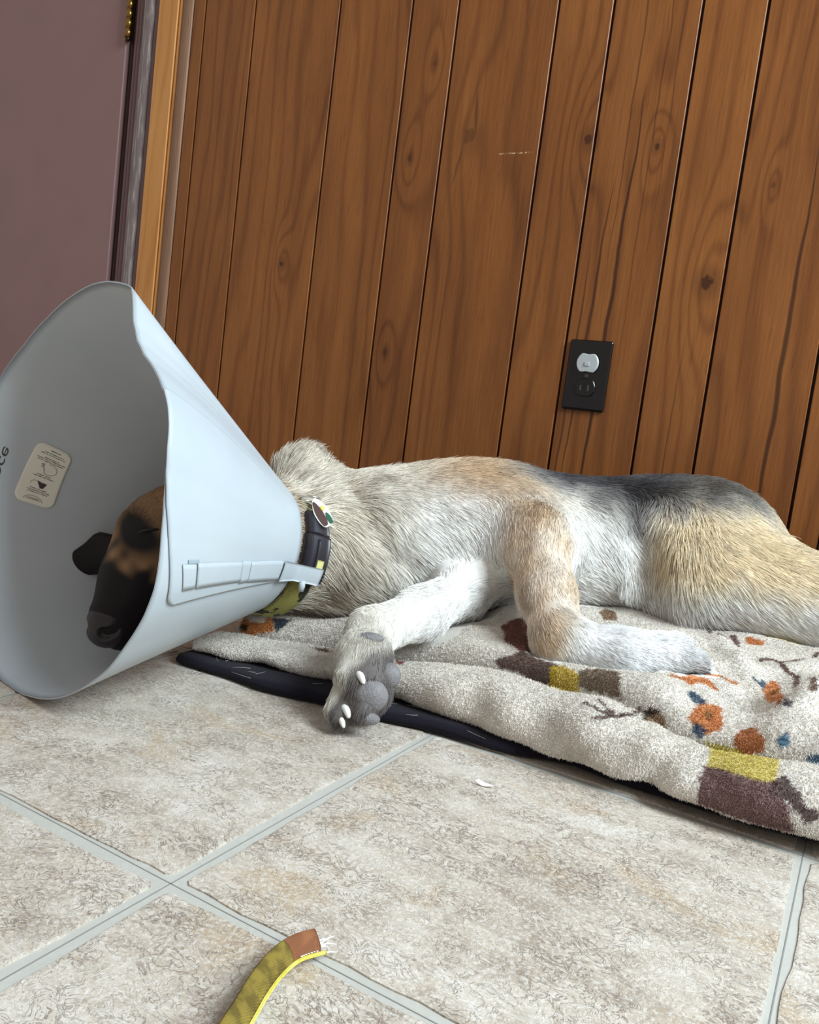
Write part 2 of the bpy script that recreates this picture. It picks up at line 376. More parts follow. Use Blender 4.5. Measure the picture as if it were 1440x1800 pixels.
# child-safety cap plugged into the upper socket
cap = empty('socket_safety_cap', (-.4365, WY-.0085, .4125)); tag(cap, 'round grey plastic safety cap plugged into the upper outlet socket', 'safety cap')
P = []
for q in range(48):
    a = 2*PI*q/48; x, z = .0182*math.cos(a), .0182*math.sin(a)
    zc = .0150 - .0011*math.exp(-(x/.005)**2); P.append((x, max(-zc, min(zc, z))))
extrude_outline('cap_disc', P, 0.0, .0042, M_CAP, cap, taper=0.93)
box('grip_tab', -.0042, .0042, -.0056, -.0040, -.0050, .0012, M_CAP, cap, .0006)

# ------------------------------------------------------------------ recovery cone
CM = np.array([-.6281, .4851, .1845]); CN = np.array([-.5742, .6994, .1279]); CNR = 0.0723
ca = np.array([.1778, .9772, -.1157]); ca /= np.linalg.norm(ca)
cu = np.cross(ca, [0, 0, 1.0]); cu /= np.linalg.norm(cu); cv = np.cross(cu, ca)
cb = (CN-CM)/np.linalg.norm(CN-CM); nu_ = np.cross(cb, [0, 0, 1.0]); nu_ /= np.linalg.norm(nu_); nv_ = np.cross(nu_, cb)
RIM = [(-180, .178), (-150, .182), (-125, .187), (-101, .187), (-90, .1848), (-84.5, .1827), (-71.6, .1812), (-61.8, .1801), (-52.5, .1794), (-44, .1799), (-35.2, .1784),
       (-24.4, .179), (-16.9, .177), (-12.7, .1737), (-2.7, .1646), (5.7, .1604), (13.8, .159), (25.7, .1649), (31.9, .1659), (40.1, .164), (46.6, .1615),
       (53.6, .1579), (60.3, .16), (66.4, .1691), (71.6, .1867), (73.7, .1922), (79.2, .1909), (86.4, .1892), (93.7, .1864), (103.4, .1811), (117.4, .1749), (132.9, .1733), (149.4, .181), (165, .180), (180, .178)]
_rt = np.array([r[0] for r in RIM]); _rr = np.array([r[1] for r in RIM])
def cone_pt(s, th, off=0.0):
    """s 0 at the rim, 1 at the neck; th in degrees"""
    s = np.asarray(s, float); th = np.asarray(th, float); thw = (th+180) % 360-180
    rt_ = np.interp(thw, _rt, _rr)
    rs_ = 0.1775 + 0.010*np.cos(np.radians(thw-80)*1.0)*(thw > -10)*(thw < 170)
    rs_ = 0.6*rt_+0.4*rs_
    w = np.clip(1-s/0.45, 0, 1)**1.5
    r = rs_+(rt_-rs_)*w + off
    c, n = np.cos(np.radians(thw))[..., None], np.sin(np.radians(thw))[..., None]
    A = CM + r[..., None]*(c*cu+n*cv); B = CN + (CNR+off)*(c*nu_+n*nv_)
    P = A*(1-s[..., None])+B*s[..., None]; P[..., 2] = np.maximum(P[..., 2], .0014-off*.5); return P
def plastic_material():
    s = NT('frosted_white_plastic'); o = s.pos(); f = s.noise(o, 400, 2); g = s.noise(o, 14, 3)
    col = s.mix(g, L4(188, 199, 206), L4(204, 213, 218))
    s.bsdf(col, 0.38, s.bump(f, 0.03, 0.0004), spec=0.35)
    t = s.n('ShaderNodeBsdfTranslucent'); s.set(t, 'Color', L4(206, 184, 178))
    m = s.n('ShaderNodeMixShader'); s.set(m, 0, 0.21); s.t.links.new(s.b.outputs[0], m.inputs[1]); s.t.links.new(t.outputs[0], m.inputs[2])
    s.t.links.new(m.outputs[0], s.out.inputs[0])
    return s.m
M_PLASTIC = plastic_material()
cone = empty('recovery_cone', (CM[0], CM[1], 0)); tag(cone, 'frosted white plastic recovery cone around the dog\'s head, resting on the floor tiles', 'pet cone')
def cpart(o): o.parent = cone; o.matrix_parent_inverse = Matrix.Translation((-CM[0], -CM[1], 0)); return o
def sheet(name, S, TH, off, thick, mat, bead=True):
    """curved sheet on the cone surface: S, TH 2D arrays; given real thickness"""
    nu, nv = S.shape
    out_ = cone_pt(S, TH, off+thick/2).reshape(-1, 3); inn = cone_pt(S, TH, off-thick/2).reshape(-1, 3)
    F1 = grid_faces(nu, nv); n = nu*nv
    idx = np.arange(n).reshape(nu, nv)
    rim = np.concatenate([idx[:, 0], idx[-1, 1:], idx[::-1, -1][1:], idx[0, ::-1][1:-1]])
    Fr = np.stack([rim, np.roll(rim, -1), np.roll(rim, -1)+n, rim+n], 1)
    me = qmesh(name, np.concatenate([out_, inn]), np.concatenate([F1, F1[:, ::-1]+n, Fr[:, ::-1]]))
    o = obj(name, me, mat, None, True); return cpart(o)
# main shell
TH, S = np.meshgrid(np.linspace(-180, 180, 240, endpoint=False), np.linspace(0, 1, 40), indexing='ij')
nS = TH.size; F1 = grid_faces(240, 40, True); ix = np.arange(nS).reshape(240, 40)
Fr = np.concatenate([np.stack([ix[:, j], np.roll(ix[:, j], -1), np.roll(ix[:, j], -1)+nS, ix[:, j]+nS], 1) for j in (0, 39)])
cpart(obj('cone_shell', qmesh('cone_shell', np.concatenate([cone_pt(S, TH, .00065).reshape(-1, 3), cone_pt(S, TH, -.00065).reshape(-1, 3)]), np.concatenate([F1, F1[:, ::-1]+nS, Fr])), M_PLASTIC, None, True))
# outer overlap panel with rounded corners, its rim edge slightly askew from the shell's
def corner(a, c=0.045):
    return np.where(a < c, 0.05*(1-np.sqrt(np.clip(1-(1-a/c)**2, 0, 1))), 0)
A, B = np.meshgrid(np.concatenate([np.linspace(0, .05, 8)[:-1], np.linspace(.05, .95, 36), np.linspace(.95, 1, 8)[1:]]), np.linspace(0, 1, 40), indexing='ij')
TH2 = -22+6*B + (61-1*B)*A
S0 = np.interp(TH2, [-22, -8, 5, 20, 38], [.098, .045, .006, -.014, -.006]) + corner(A)+corner(1-A, .03)
sheet('overlap_panel', S0+(0.985-S0)*B, TH2, 0.0019, 0.0012, M_PLASTIC)
# closure strap threaded through slots of the panel
def patch(name, quad, off, thick, mat, n=16, m=6, fn=None):
    """quad: (th,s) of corners in order a0b0, a1b0, a1b1, a0b1"""
    A, B = np.meshgrid(np.linspace(0, 1, m), np.linspace(0, 1, n), indexing='ij')
    q = np.array(quad, float)
    P = (1-A)[..., None]*(1-B)[..., None]*q[0]+A[..., None]*(1-B)[..., None]*q[1]+A[..., None]*B[..., None]*q[2]+(1-A)[..., None]*B[..., None]*q[3]
    return sheet(name, P[..., 1], P[..., 0], off, thick, mat)
patch('strap_end', [(-17.2, .155), (-9.8, .12), (-9.4, .20), (-16.8, .225)], .0034, .0010, M_PLASTIC)
patch('strap_band', [(-16.8, .235), (-9.0, .21), (-6.7, .52), (-15.2, .54)], .0036, .0010, M_PLASTIC)
patch('strap_band', [(-15.6, .60), (-6.0, .585), (-2.2, .86), (-15.4, .90)], .0036, .0010, M_PLASTIC)
patch('strap_slot', [(-16.4, .535), (-6.2, .515), (-5.8, .59), (-15.8, .605)], .0030, .0006, M_PLASTIC)
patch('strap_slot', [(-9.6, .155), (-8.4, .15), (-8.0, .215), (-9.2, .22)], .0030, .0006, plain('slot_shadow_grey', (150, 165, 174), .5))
# tongue of the strap that sticks out past the neck edge
def tongue():
    A, B = np.meshgrid(np.linspace(0, 1, 9), np.linspace(0, 1, 16), indexing='ij')
    P = cone_pt(.86+.14*np.minimum(B/.35, 1), -15.6+13.6*A+0*B, .006)
    e = np.clip((B-.35)/.65, 0, 1); ax = cb
    P = P+(e*.024)[..., None]*(ax*0.75+np.array([.55, .10, .02]))
    return P
P = tongue(); n0, m0 = P.shape[:2]; Nn = np.array([.75, -.62, .15]); Nn /= np.linalg.norm(Nn)
V = np.concatenate([(P+Nn*.0006).reshape(-1, 3), (P-Nn*.0006).reshape(-1, 3)]); Fg = grid_faces(n0, m0); n = n0*m0
idx = np.arange(n).reshape(n0, m0); rimi = np.concatenate([idx[:, 0], idx[-1, 1:], idx[::-1, -1][1:], idx[0, ::-1][1:-1]])
Fr = np.stack([rimi, np.roll(rimi, -1), np.roll(rimi, -1)+n, rimi+n], 1)
cpart(obj('strap_tongue', qmesh('strap_tongue', V, np.concatenate([Fg, Fg[:, ::-1]+n, Fr])), M_PLASTIC, None, True))
# little nub under the tongue
e0 = P[0, int(m0*.62)]; V_, F_ = tube([e0+np.array([0, 0, .002]), e0-np.array([0, 0, .004]), e0-np.array([.0005, 0, .009])], [.0032, .0034, .0026], 10)
cpart(obj('strap_nub', mesh('strap_nub', V_, F_), M_PLASTIC, None, True))
# instruction sticker inside the cone
M_STICK = plain('cream_sticker', (226, 224, 208), 0.45, var=.03)
M_INK = plain('dark_ink', (62, 52, 56), 0.7, var=.05)
M_INKL = plain('pale_ink', (150, 148, 146), 0.7, var=.05)
LQ = np.array([(163.6, .203), (164.4, .342), (189.5, .312), (188.0, .155)])   # top-left, top-right, bottom-right, bottom-left
def lab(x, y):
    """label coords: x 0..1 left to right, y 0..1 top to bottom -> theta, s"""
    x = np.asarray(x, float)[..., None]; y = np.asarray(y, float)[..., None]
    q = (1-x)*(1-y)*LQ[0]+x*(1-y)*LQ[1]+x*y*LQ[2]+(1-x)*y*LQ[3]; return q[..., 0], q[..., 1]
def disc_grid(n=20):
    t = np.linspace(-1, 1, n); A, B = np.meshgrid(t, t, indexing='ij')
    # squircle: pull the corners in
    k = np.maximum(0, np.abs(A)-.55)/.45; l = np.maximum(0, np.abs(B)-.74)/.26
    f = np.where((k > 0) & (l > 0), np.maximum(k, l)/np.maximum(np.hypot(k, l), 1e-6), 1)
    A2 = np.where(np.abs(A) > .55, np.sign(A)*(.55+.45*k*np.where((k > 0) & (l > 0), f, 1)), A)
    B2 = np.where(np.abs(B) > .74, np.sign(B)*(.74+.26*l*np.where((k > 0) & (l > 0), f, 1)), B)
    return (A2+1)/2, (B2+1)/2
a_, b_ = disc_grid(); t_, s_ = lab(a_, b_)
stk = sheet('instruction_sticker', s_, t_, -.0014, .0006, M_STICK)
def flat_print(name, polys, mat, off=-.0020):
    V, F = [], []
    for P in polys:
        P = np.asarray(P, float); t, s = lab(P[:, 0], P[:, 1]); q = cone_pt(s, t, off); F.append(tuple(range(len(V), len(V)+len(q)))); V += list(q)
    return obj(name, mesh(name, V, F), mat, stk)
rw = random.Random(3)
def text_line(xc, y, w, h):
    P = []; x = xc-w/2
    while x < xc+w/2:
        ww = rw.uniform(.018, .036); hh = h*rw.uniform(.6, 1.0)
        P.append([(x, y-hh/2), (x+ww, y-hh/2), (x+ww, y+hh/2), (x, y+hh/2)]); x += ww+(.006 if rw.random() < .8 else .022)
    return P
polys = []
for xc, y, w, h in [(.55, .075, .30, .017), (.52, .125, .52, .013), (.52, .155, .66, .013), (.52, .215, .38, .013), (.52, .240, .74, .013), (.52, .270, .68, .013),
                    (.50, .505, .34, .013), (.50, .535, .55, .013), (.50, .745, .44, .013), (.50, .775, .54, .013), (.50, .805, .48, .013)]:
    polys += text_line(xc, y, w, h)
flat_print('printed_text', polys, M_INK)
def ringp(cx_, cy_, rx, ry, a0, a1, w, n=22):
    P = []
    for k in range(n):
        b0, b1 = math.radians(a0+(a1-a0)*k/n), math.radians(a0+(a1-a0)*(k+1)/n)
        P.append([(cx_+rx*math.cos(b0), cy_+ry*math.sin(b0)), (cx_+rx*math.cos(b1), cy_+ry*math.sin(b1)), (cx_+(rx-w)*math.cos(b1), cy_+(ry-w*.55)*math.sin(b1)), (cx_+(rx-w)*math.cos(b0), cy_+(ry-w*.55)*math.sin(b0))])
    return P
flat_print('printed_diagram', ringp(.58, .385, .20, .095, -110, 120, .018)+ringp(.42, .66, .17, .05, 150, 330, .014)+[[(.36, .33), (.40, .33), (.50, .47), (.485, .475)]]+[[(.33, .32), (.42, .31), (.42, .335), (.33, .345)], [(.34, .36), (.39, .355), (.39, .375), (.34, .38)]], M_INKL)
flat_print('printed_cone_mark', [[(.40, .615), (.66, .625), (.60, .715), (.52, .72)]], M_INK)
flat_print('printed_seal', ringp(.46, .945, .24, .085, 180, 360, .016)+text_line(.46, .905, .30, .02)+text_line(.46, .925, .36, .014), M_INKL)
# brand lettering printed on the inner face, running off towards the rim
fc = bpy.data.curves.new('lettering', 'FONT'); fc.body = 'oce'; fc.size = 1.0; fo = bpy.data.objects.new('lettering_tmp', fc); COL.objects.link(fo)
bpy.context.view_layer.update(); fm = fo.to_mesh(); fv = np.array([v.co[:] for v in fm.vertices]); ff = [tuple(p.vertices) for p in fm.polygons]; fo.to_mesh_clear(); bpy.data.objects.remove(fo)
w = fv[:, 0].max(); tt = 182-11.5*fv[:, 0]/w+1.2*fv[:, 1]; ss = .072+.048*fv[:, 1]+.018*fv[:, 0]/w
cpart(obj('printed_lettering', mesh('printed_lettering', cone_pt(ss, tt, -.0012), ff), M_INK))

# ------------------------------------------------------------------ the dog: one continuous surface from a distance field
class Field:
    def __init__(s, lo, hi, h):
        s.lo = np.array(lo, float); s.h = h; s.n = np.ceil((np.array(hi)-s.lo)/h).astype(int)+1
        s.f = np.full(s.n, 0.2, np.float32)
    def sub(s, lo, hi):
        a = np.clip(np.floor((np.array(lo)-s.lo)/s.h).astype(int), 0, s.n-1); b = np.clip(np.ceil((np.array(hi)-s.lo)/s.h).astype(int)+1, 1, s.n)
        ax = [s.lo[i]+s.h*np.arange(a[i], b[i]) for i in range(3)]
        return (slice(a[0], b[0]), slice(a[1], b[1]), slice(a[2], b[2])), np.stack(np.meshgrid(*ax, indexing='ij'), -1).astype(np.float32)
    def put(s, lo, hi, fn, k, op='add'):
        pad = k+2.5*s.h; sl, P = s.sub(np.array(lo)-pad, np.array(hi)+pad); d = fn(P); f = s.f[sl]
        if op == 'add':
            hh = np.maximum(k-np.abs(f-d), 0)/k; s.f[sl] = np.minimum(f, d)-hh*hh*k*0.25
        else:
            d = -d; hh = np.maximum(k-np.abs(f-d), 0)/k; s.f[sl] = np.maximum(f, d)+hh*hh*k*0.25
    def cap(s, a, b, ra, rb, k=0.02, op='add', sq=None, sk=1.0):
        a, b = np.array(a, np.float32), np.array(b, np.float32); ba = b-a; m = max(ra, rb)*max(1, sk)
        def fn(P):
            q = P-a
            hh = np.clip(q @ ba/(ba @ ba), 0, 1)[..., None]; w = q-hh*ba
            if sq is not None:
                e = np.array(sq, np.float32); e /= np.linalg.norm(e); c = (w @ e)[..., None]; w = w+e*c*(1/sk-1)
            return np.linalg.norm(w, axis=-1)-(ra+(rb-ra)*hh[..., 0])
        s.put(np.minimum(a, b)-m, np.maximum(a, b)+m, fn, k, op)
    def ell(s, c, r, ax=None, k=0.02, op='add'):
        c = np.array(c, np.float32); r = np.array(r, np.float32); A = np.eye(3) if ax is None else np.array(ax, float)
        A = (A/np.linalg.norm(A, axis=1)[:, None]).astype(np.float32); m = float(r.max())
        def fn(P):
            q = (P-c) @ A.T; k0 = np.linalg.norm(q/r, axis=-1); k1 = np.linalg.norm(q/(r*r), axis=-1)
            return k0*(k0-1)/np.maximum(k1, 1e-6)
        s.put(c-m, c+m, fn, k, op)
    def mesh(s):
        f = s.f; ins = f < 0; n = s.n
        c8 = [ins[i:n[0]-1+i, j:n[1]-1+j, l:n[2]-1+l] for i in (0, 1) for j in (0, 1) for l in (0, 1)]
        cnt = sum(c.astype(np.int8) for c in c8); act = (cnt > 0) & (cnt < 8); I = np.argwhere(act)
        idm = np.full(act.shape, -1, np.int32); idm[tuple(I.T)] = np.arange(len(I))
        co = np.array([(i, j, l) for i in (0, 1) for j in (0, 1) for l in (0, 1)]); val = np.stack([f[tuple((I+c).T)] for c in co], 1)
        S = np.zeros((len(I), 3)); W = np.zeros(len(I))
        for a in range(8):
            for b in range(a+1, 8):
                if np.abs(co[a]-co[b]).sum() != 1: continue
                m = (val[:, a] < 0) != (val[:, b] < 0); t = np.where(m, val[:, a]/np.where(m, val[:, a]-val[:, b], 1), 0)
                S += np.where(m[:, None], co[a]+t[:, None]*(co[b]-co[a]), 0); W += m
        V = s.lo+s.h*(I+S/W[:, None]); Fs = []
        for ax in range(3):
            o1, o2 = [(1, 2), (2, 0), (0, 1)][ax]
            sl0 = [slice(None)]*3; sl1 = [slice(None)]*3; sl0[ax] = slice(0, -1); sl1[ax] = slice(1, None)
            A, B = ins[tuple(sl0)], ins[tuple(sl1)]; E = np.argwhere(A != B); E = E[(E[:, o1] > 0) & (E[:, o2] > 0) & (E[:, o1] < n[o1]-1) & (E[:, o2] < n[o2]-1)]
            def cell(d1, d2):
                q = E.copy(); q[:, o1] -= d1; q[:, o2] -= d2; return idm[tuple(q.T)]
            Q = np.stack([cell(1, 1), cell(0, 1), cell(0, 0), cell(1, 0)], 1); fl = ~A[tuple(E.T)]
            Q[fl] = Q[fl][:, ::-1]; Fs.append(Q)
        Fq = np.concatenate(Fs); return V, Fq[(Fq >= 0).all(1)]
def smooth(V, Fq, it=2, lam=0.5):
    for _ in range(it):
        a = np.zeros_like(V); c = np.zeros(len(V))
        for i in range(4):
            for j in (1, 3):
                np.add.at(a, Fq[:, i], V[Fq[:, (i+j) % 4]]); np.add.at(c, Fq[:, i], 1)
        V = V+lam*(a/np.maximum(c, 1)[:, None]-V)
    return V

bt = np.array([.84, .54, 0.0]); bt /= np.linalg.norm(bt); bnm = np.array([-bt[1], bt[0], 0.0]); bz = np.array([0, 0, 1.0]); BAX = [bt, bnm, bz]
D = Field((-.78, .46, -.01), (.42, 1.315, .30), 0.003)
# torso
D.ell((-.470, .975, .142), (.185, .118, .080), BAX, .03)          # rib cage
D.ell((-.455, .880, .130), (.105, .060, .058), BAX, .05)          # breast bone
D.cap((-.40, 1.03, .153), (-.20, 1.140, .158), .080, .072, .06)   # waist
D.ell((-.31, 1.05, .142), (.13, .070, .058), BAX, .05)            # belly
D.ell((-.205, 1.165, .165), (.120, .095, .082), BAX, .05)         # rump
D.cap((-.50, 1.06, .172), (-.20, 1.21, .190), .045, .047, .06)    # back line
# neck and ruff
D.cap((-.574, .700, .128), (-.545, .83, .128), .058, .066, .05)
D.cap((-.545, .83, .128), (-.50, .94, .138), .066, .076, .05)
D.ell((-.515, .810, .118), (.078, .055, .054), BAX, .04)          # throat fur
D.ell((-.598, .800, .182), (.033, .040, .048), None, .03)         # scruff
# head inside the cone
D.cap((-.592, .640, .140), (-.574, .705, .128), .052, .056, .04)
D.ell((-.598, .612, .140), (.054, .062, .052), None, .03)
D.cap((-.602, .585, .128), (-.598, .560, .105), .042, .034, .025)
D.cap((-.598, .562, .105), (-.594, .532, .071), .031, .0245, .02)
D.cap((-.588, .560, .082), (-.586, .535, .056), .024, .017, .012) # jaw
D.ell((-.582, .562, .150), (.016, .010, .010), None, .014)        # brow / closed lid
D.cap((-.655, .603, .110), (-.694, .598, .106), .022, .021, .012, sq=(0.1, 1, .2), sk=.45)   # ear
D.cap((-.694, .598, .106), (-.737, .588, .082), .021, .013, .010, sq=(0.1, 1, .2), sk=.45)
D.cap((-.560, .640, .185), (-.535, .665, .160), .022, .014, .012, sq=(.7, .7, 0), sk=.5)    # other ear, against the cone
# upper foreleg
D.cap((-.430, .960, .165), (-.330, .895, .165), .058, .042, .08)
D.cap((-.322, .880, .166), (-.283, .825, .124), .034, .0275, .03)
D.cap((-.283, .825, .124), (-.252, .790, .090), .0265, .0250, .02)
D.cap((-.252, .790, .089), (-.192, .805, .086), .0240, .0205, .015)
D.cap((-.192, .805, .086), (-.150, .838, .089), .0210, .0210, .015)
for q, (a, b) in enumerate(((.010, .012), (.014, .000), (.008, -.010))):
    D.cap((-.158, .832+b*.8, .087+a*.3), (-.132+.004*q, .852+b, .082+a*.35), .0115, .0085, .006)
# lower foreleg lying on the blanket, its paw hanging over the edge
D.cap((-.435, .90, .110), (-.392, .850, .100), .042, .030, .03)
D.cap((-.392, .850, .100), (-.393, .760, .087), .0280, .0240, .02)
D.cap((-.390, .760, .087), (-.410, .690, .073), .0240, .0230, .02)
D.cap((-.410, .690, .073), (-.392, .652, .058), .0230, .0245, .012)
D.cap((-.392, .652, .058), (-.376, .634, .036), .0245, .0255, .012)
for a, b in (((-.392, .628, .036), (-.391, .612, .020)), ((-.380, .622, .026), (-.380, .606, .016)), ((-.366, .624, .034), (-.362, .612, .024)), ((-.391, .634, .056), (-.390, .620, .050))):
    D.cap(a, b, .0120, .0095, .005)
# hind legs
D.cap((-.172, 1.155, .152), (-.190, 1.060, .133), .078, .054, .045)
D.ell((-.105, 1.095, .135), (.115, .065, .056), [(.95, .3, 0), (-.3, .95, 0), (0, 0, 1)], .04)
D.cap((-.180, 1.060, .122), (.02, 1.05, .118), .040, .036, .03)
D.cap((-.130, 1.14, .136), (.0, 1.085, .112), .056, .040, .04)
D.cap((.02, 1.05, .118), (.16, 1.03, .105), .036, .024, .02)
D.cap((.16, 1.03, .105), (.225, .94, .095), .022, .019, .02)
D.cap((.225, .94, .095), (.245, .895, .092), .021, .022, .015)
D.cap((.0, 1.16, .112), (.17, 1.15, .102), .040, .024, .04)
D.cap((.17, 1.15, .102), (.27, 1.08, .098), .024, .022, .02)
D.cap((-.06, 1.225, .135), (.10, 1.255, .110), .030, .022, .03)
D.cap((.10, 1.255, .110), (.28, 1.24, .100), .022, .014, .02)
# creases: flank fold, edge of the neck ruff
for pa, pb in (((-.264, 1.050, .228), (-.240, 1.020, .182)), ((-.240, 1.020, .182), (-.222, 1.010, .146)), ((-.222, 1.010, .146), (-.206, 1.008, .108))):
    D.cap(pa, pb, .0095, .0105, .035, op='cut')
for pa, pb in (((-.525, .788, .204), (-.480, .778, .168)), ((-.480, .778, .168), (-.450, .788, .139)), ((-.450, .788, .139), (-.428, .812, .110))):
    D.cap(pa, pb, .004, .005, .028, op='cut')
bV, bF = D.mesh(); bV = smooth(bV, bF, 2, .5)
# where does the dog press on the blanket: lowest body point over each (x, y)
inside = D.f < 0.003; anyin = inside.any(2)
DOGLOW = np.where(anyin, D.lo[2]+D.h*inside.argmax(2), 9.0)
for _ in range(4):
    pdl = np.pad(DOGLOW, 1, mode='edge'); DOGLOW = np.minimum.reduce([pdl[1+i:pdl.shape[0]-1+i, 1+j:pdl.shape[1]-1+j]+.0012*(abs(i)+abs(j)) for i in (-1, 0, 1) for j in (-1, 0, 1)])
def dog_low(X, Y):
    i = np.clip(((X-D.lo[0])/D.h).astype(int), 0, D.n[0]-1); j = np.clip(((Y-D.lo[1])/D.h).astype(int), 0, D.n[1]-1); return DOGLOW[i, j]

# ---- coat colours by place on the body
def dog_coat(p):
    n1 = wnoise(p, .05, 1); n2 = wnoise(p, .018, 2); n3 = wnoise(p, .11, 3)
    c = np.tile(lin((232, 225, 211)), (len(p), 1))
    def mix(col, w):
        nonlocal c; w = np.clip(w, 0, 1)[:, None]; c = c*(1-w)+lin(col)*w
    X, Yp, z = p.T
    u = (p-np.array([-.47, .975, 0])) @ bt; q = (p-np.array([-.47, .975, 0])) @ bnm
    head = sstep(.72, .66, Yp)*(X < -.5)
    neck = sstep(.95, .85, Yp+.35*(X+.55))*sstep(-.41, -.47, X)
    mix((220, 211, 195), neck*.95); mix((138, 122, 102), neck*sstep(.3, 1.0, n2+.6*n1)*.6)
    # shoulder tan, breast and belly white
    mix((206, 172, 130), np.exp(-((u-.01)/.075)**2)*sstep(.155, .205, z+.008*n1)*sstep(.06, .02, q)*.8)
    mix((240, 239, 236), sstep(.01, -.05, q+.015*n1)*sstep(-.15, -.03, u)*sstep(.235, .19, z)*.85)
    # saddle
    zz = q+.012*n1+.008*n2+.55*(z-.21)
    sad = sstep(-.095, -.035, zz)*sstep(.0, .10, u)*sstep(.47, .36, u+.2*(.24-z))
    mix((140, 137, 136), sad*.9); mix((66, 63, 66), sstep(-.050, .0, zz)*sstep(.03, .12, u)*sstep(.43, .34, u+.2*(.24-z))*.95)
    # thigh
    th = sstep(-.265, -.20, X)*sstep(.95, 1.0, Yp)*(1-.9*sad)
    mix((227, 208, 172), th*sstep(.115, .165, z+.006*n1)*.9); mix((240, 237, 230), th*sstep(.140, .105, z+.008*n1))
    mix((206, 178, 138), th*sstep(.15, .2, z)*sstep(.0, .9, n3)*.6*sstep(.24, .215, z))
    # upper foreleg
    fl = sstep(-.375, -.335, X)*sstep(.905, .875, Yp)*sstep(-.225, -.255, X)*sstep(.60, .70, Yp)*sstep(.070, .085, z)*(z > .0)
    low = sstep(.135, .12, z)*sstep(-.33, -.345, X)          # keep off the lower foreleg
    mix((206, 178, 142), fl*(1-low)*.85*(.75+.25*n1)); mix((172, 142, 110), fl*(1-low)*np.exp(-((X+.300+.35*(z-.13))/.010)**2)*sstep(.10, .12, z)*.6)
    mix((242, 242, 242), sstep(-.245, -.20, X)*sstep(.9, .87, Yp)); mix((150, 146, 144), sstep(-.150, -.128, X)*sstep(.9, .87, Yp)*(X < -.1)*.6)
    mix((138, 108, 82), np.exp(-(((X+.345)/.016)**2+((Yp-.868)/.022)**2+((z-.180)/.02)**2))*.75)
    # hanging paw: grey underneath
    pw = sstep(.70, .66, Yp)*sstep(-.48, -.45, X)*sstep(-.32, -.34, X)*sstep(.11, .095, z)
    mix((202, 196, 184), pw*.9); mix((84, 76, 76), pw*sstep(-.392, -.380, X+.003*n2-.25*(z-.04))*sstep(.083, .068, z)*.9)
    # head
    mix((176, 138, 98), head); mix((22, 17, 19), sstep(.136, .116, z+.006*n2+.25*(X+.60))*head)
    mix((20, 15, 17), 1.5*np.exp(-(((X+.592)/.034)**2+((z-.149+.3*(X+.59))/.018)**2))*head*sstep(.64, .60, Yp))
    mix((28, 20, 22), sstep(-.640, -.652, X)*head)
    return np.clip(c*(1+.10*n2[:, None]), 0, 1)
def fur_material(name):
    s = NT(name); c = s.attr('coat')
    return s.bsdf(c, 0.55, spec=0.25)
M_FUR = fur_material('dog_fur'); M_SKIN = fur_material('dog_skin')
dog = empty('dog', (-.40, .95, .07)); tag(dog, 'cream and tan dog with grey saddle asleep on the blanket, wearing a cone', 'dog')
DPI = Matrix.Translation((.40, -.95, -.07))
def dogpart(o, parent=None):
    o.parent = parent or dog
    o.matrix_parent_inverse = DPI if parent is None else DPI
    return o
bme = qmesh('body', bV, bF); at = bme.attributes.new('coat', 'FLOAT_COLOR', 'POINT')
bc = dog_coat(bV); at.data.foreach_set('color', np.concatenate([bc*.8, np.ones((len(bc), 1))], 1).astype(np.float32).ravel())
body = dogpart(obj('body', bme, M_SKIN, None, True))

# ---- fur strands
def hair_object(name, roots, mat, parent, r0, r1, col, K=5):
    """roots: (n,K,3) points"""
    n = len(roots); hc = bpy.data.hair_curves.new(name); hc.add_curves([K]*n)
    hc.attributes['position'].data.foreach_set('vector', roots.astype(np.float32).ravel())
    a = hc.attributes.get('radius') or hc.attributes.new('radius', 'FLOAT', 'POINT')
    rad = (np.asarray(r0).reshape(-1, 1)*np.ones((n, 1)))*(1-np.linspace(0, 1, K)**1.6)[None]+r1
    a.data.foreach_set('value', rad.astype(np.float32).ravel())
    c = hc.attributes.new('coat', 'FLOAT_COLOR', 'CURVE'); c.data.foreach_set('color', np.concatenate([col, np.ones((n, 1))], 1).astype(np.float32).ravel())
    hc.materials.append(mat); o = bpy.data.objects.new(name, hc); COL.objects.link(o)
    if parent is not None: o.parent = parent
    return o
def sample_mesh(V, Fq, n, wfn=None, rng=RNG):
    T = np.concatenate([Fq[:, [0, 1, 2]], Fq[:, [0, 2, 3]]]); a, b, c = V[T[:, 0]], V[T[:, 1]], V[T[:, 2]]
    cr_ = np.cross(b-a, c-a); ar = np.linalg.norm(cr_, axis=1); w = ar.copy()
    N = np.zeros_like(V)
    for i in range(3): np.add.at(N, T[:, i], cr_)
    N /= np.maximum(np.linalg.norm(N, axis=1)[:, None], 1e-12)
    if wfn is not None: w = w*wfn((a+b+c)/3, cr_/np.maximum(ar, 1e-12)[:, None])
    k = rng.choice(len(T), n, p=w/w.sum()); r1 = np.sqrt(rng.random(n))[:, None]; r2 = rng.random(n)[:, None]
    B = [1-r1, r1*(1-r2), r1*r2]; t = T[k]
    P = sum(B[i]*V[t[:, i]] for i in range(3)); Nn = sum(B[i]*N[t[:, i]] for i in range(3)); Nn /= np.linalg.norm(Nn, axis=1)[:, None]
    return P, Nn
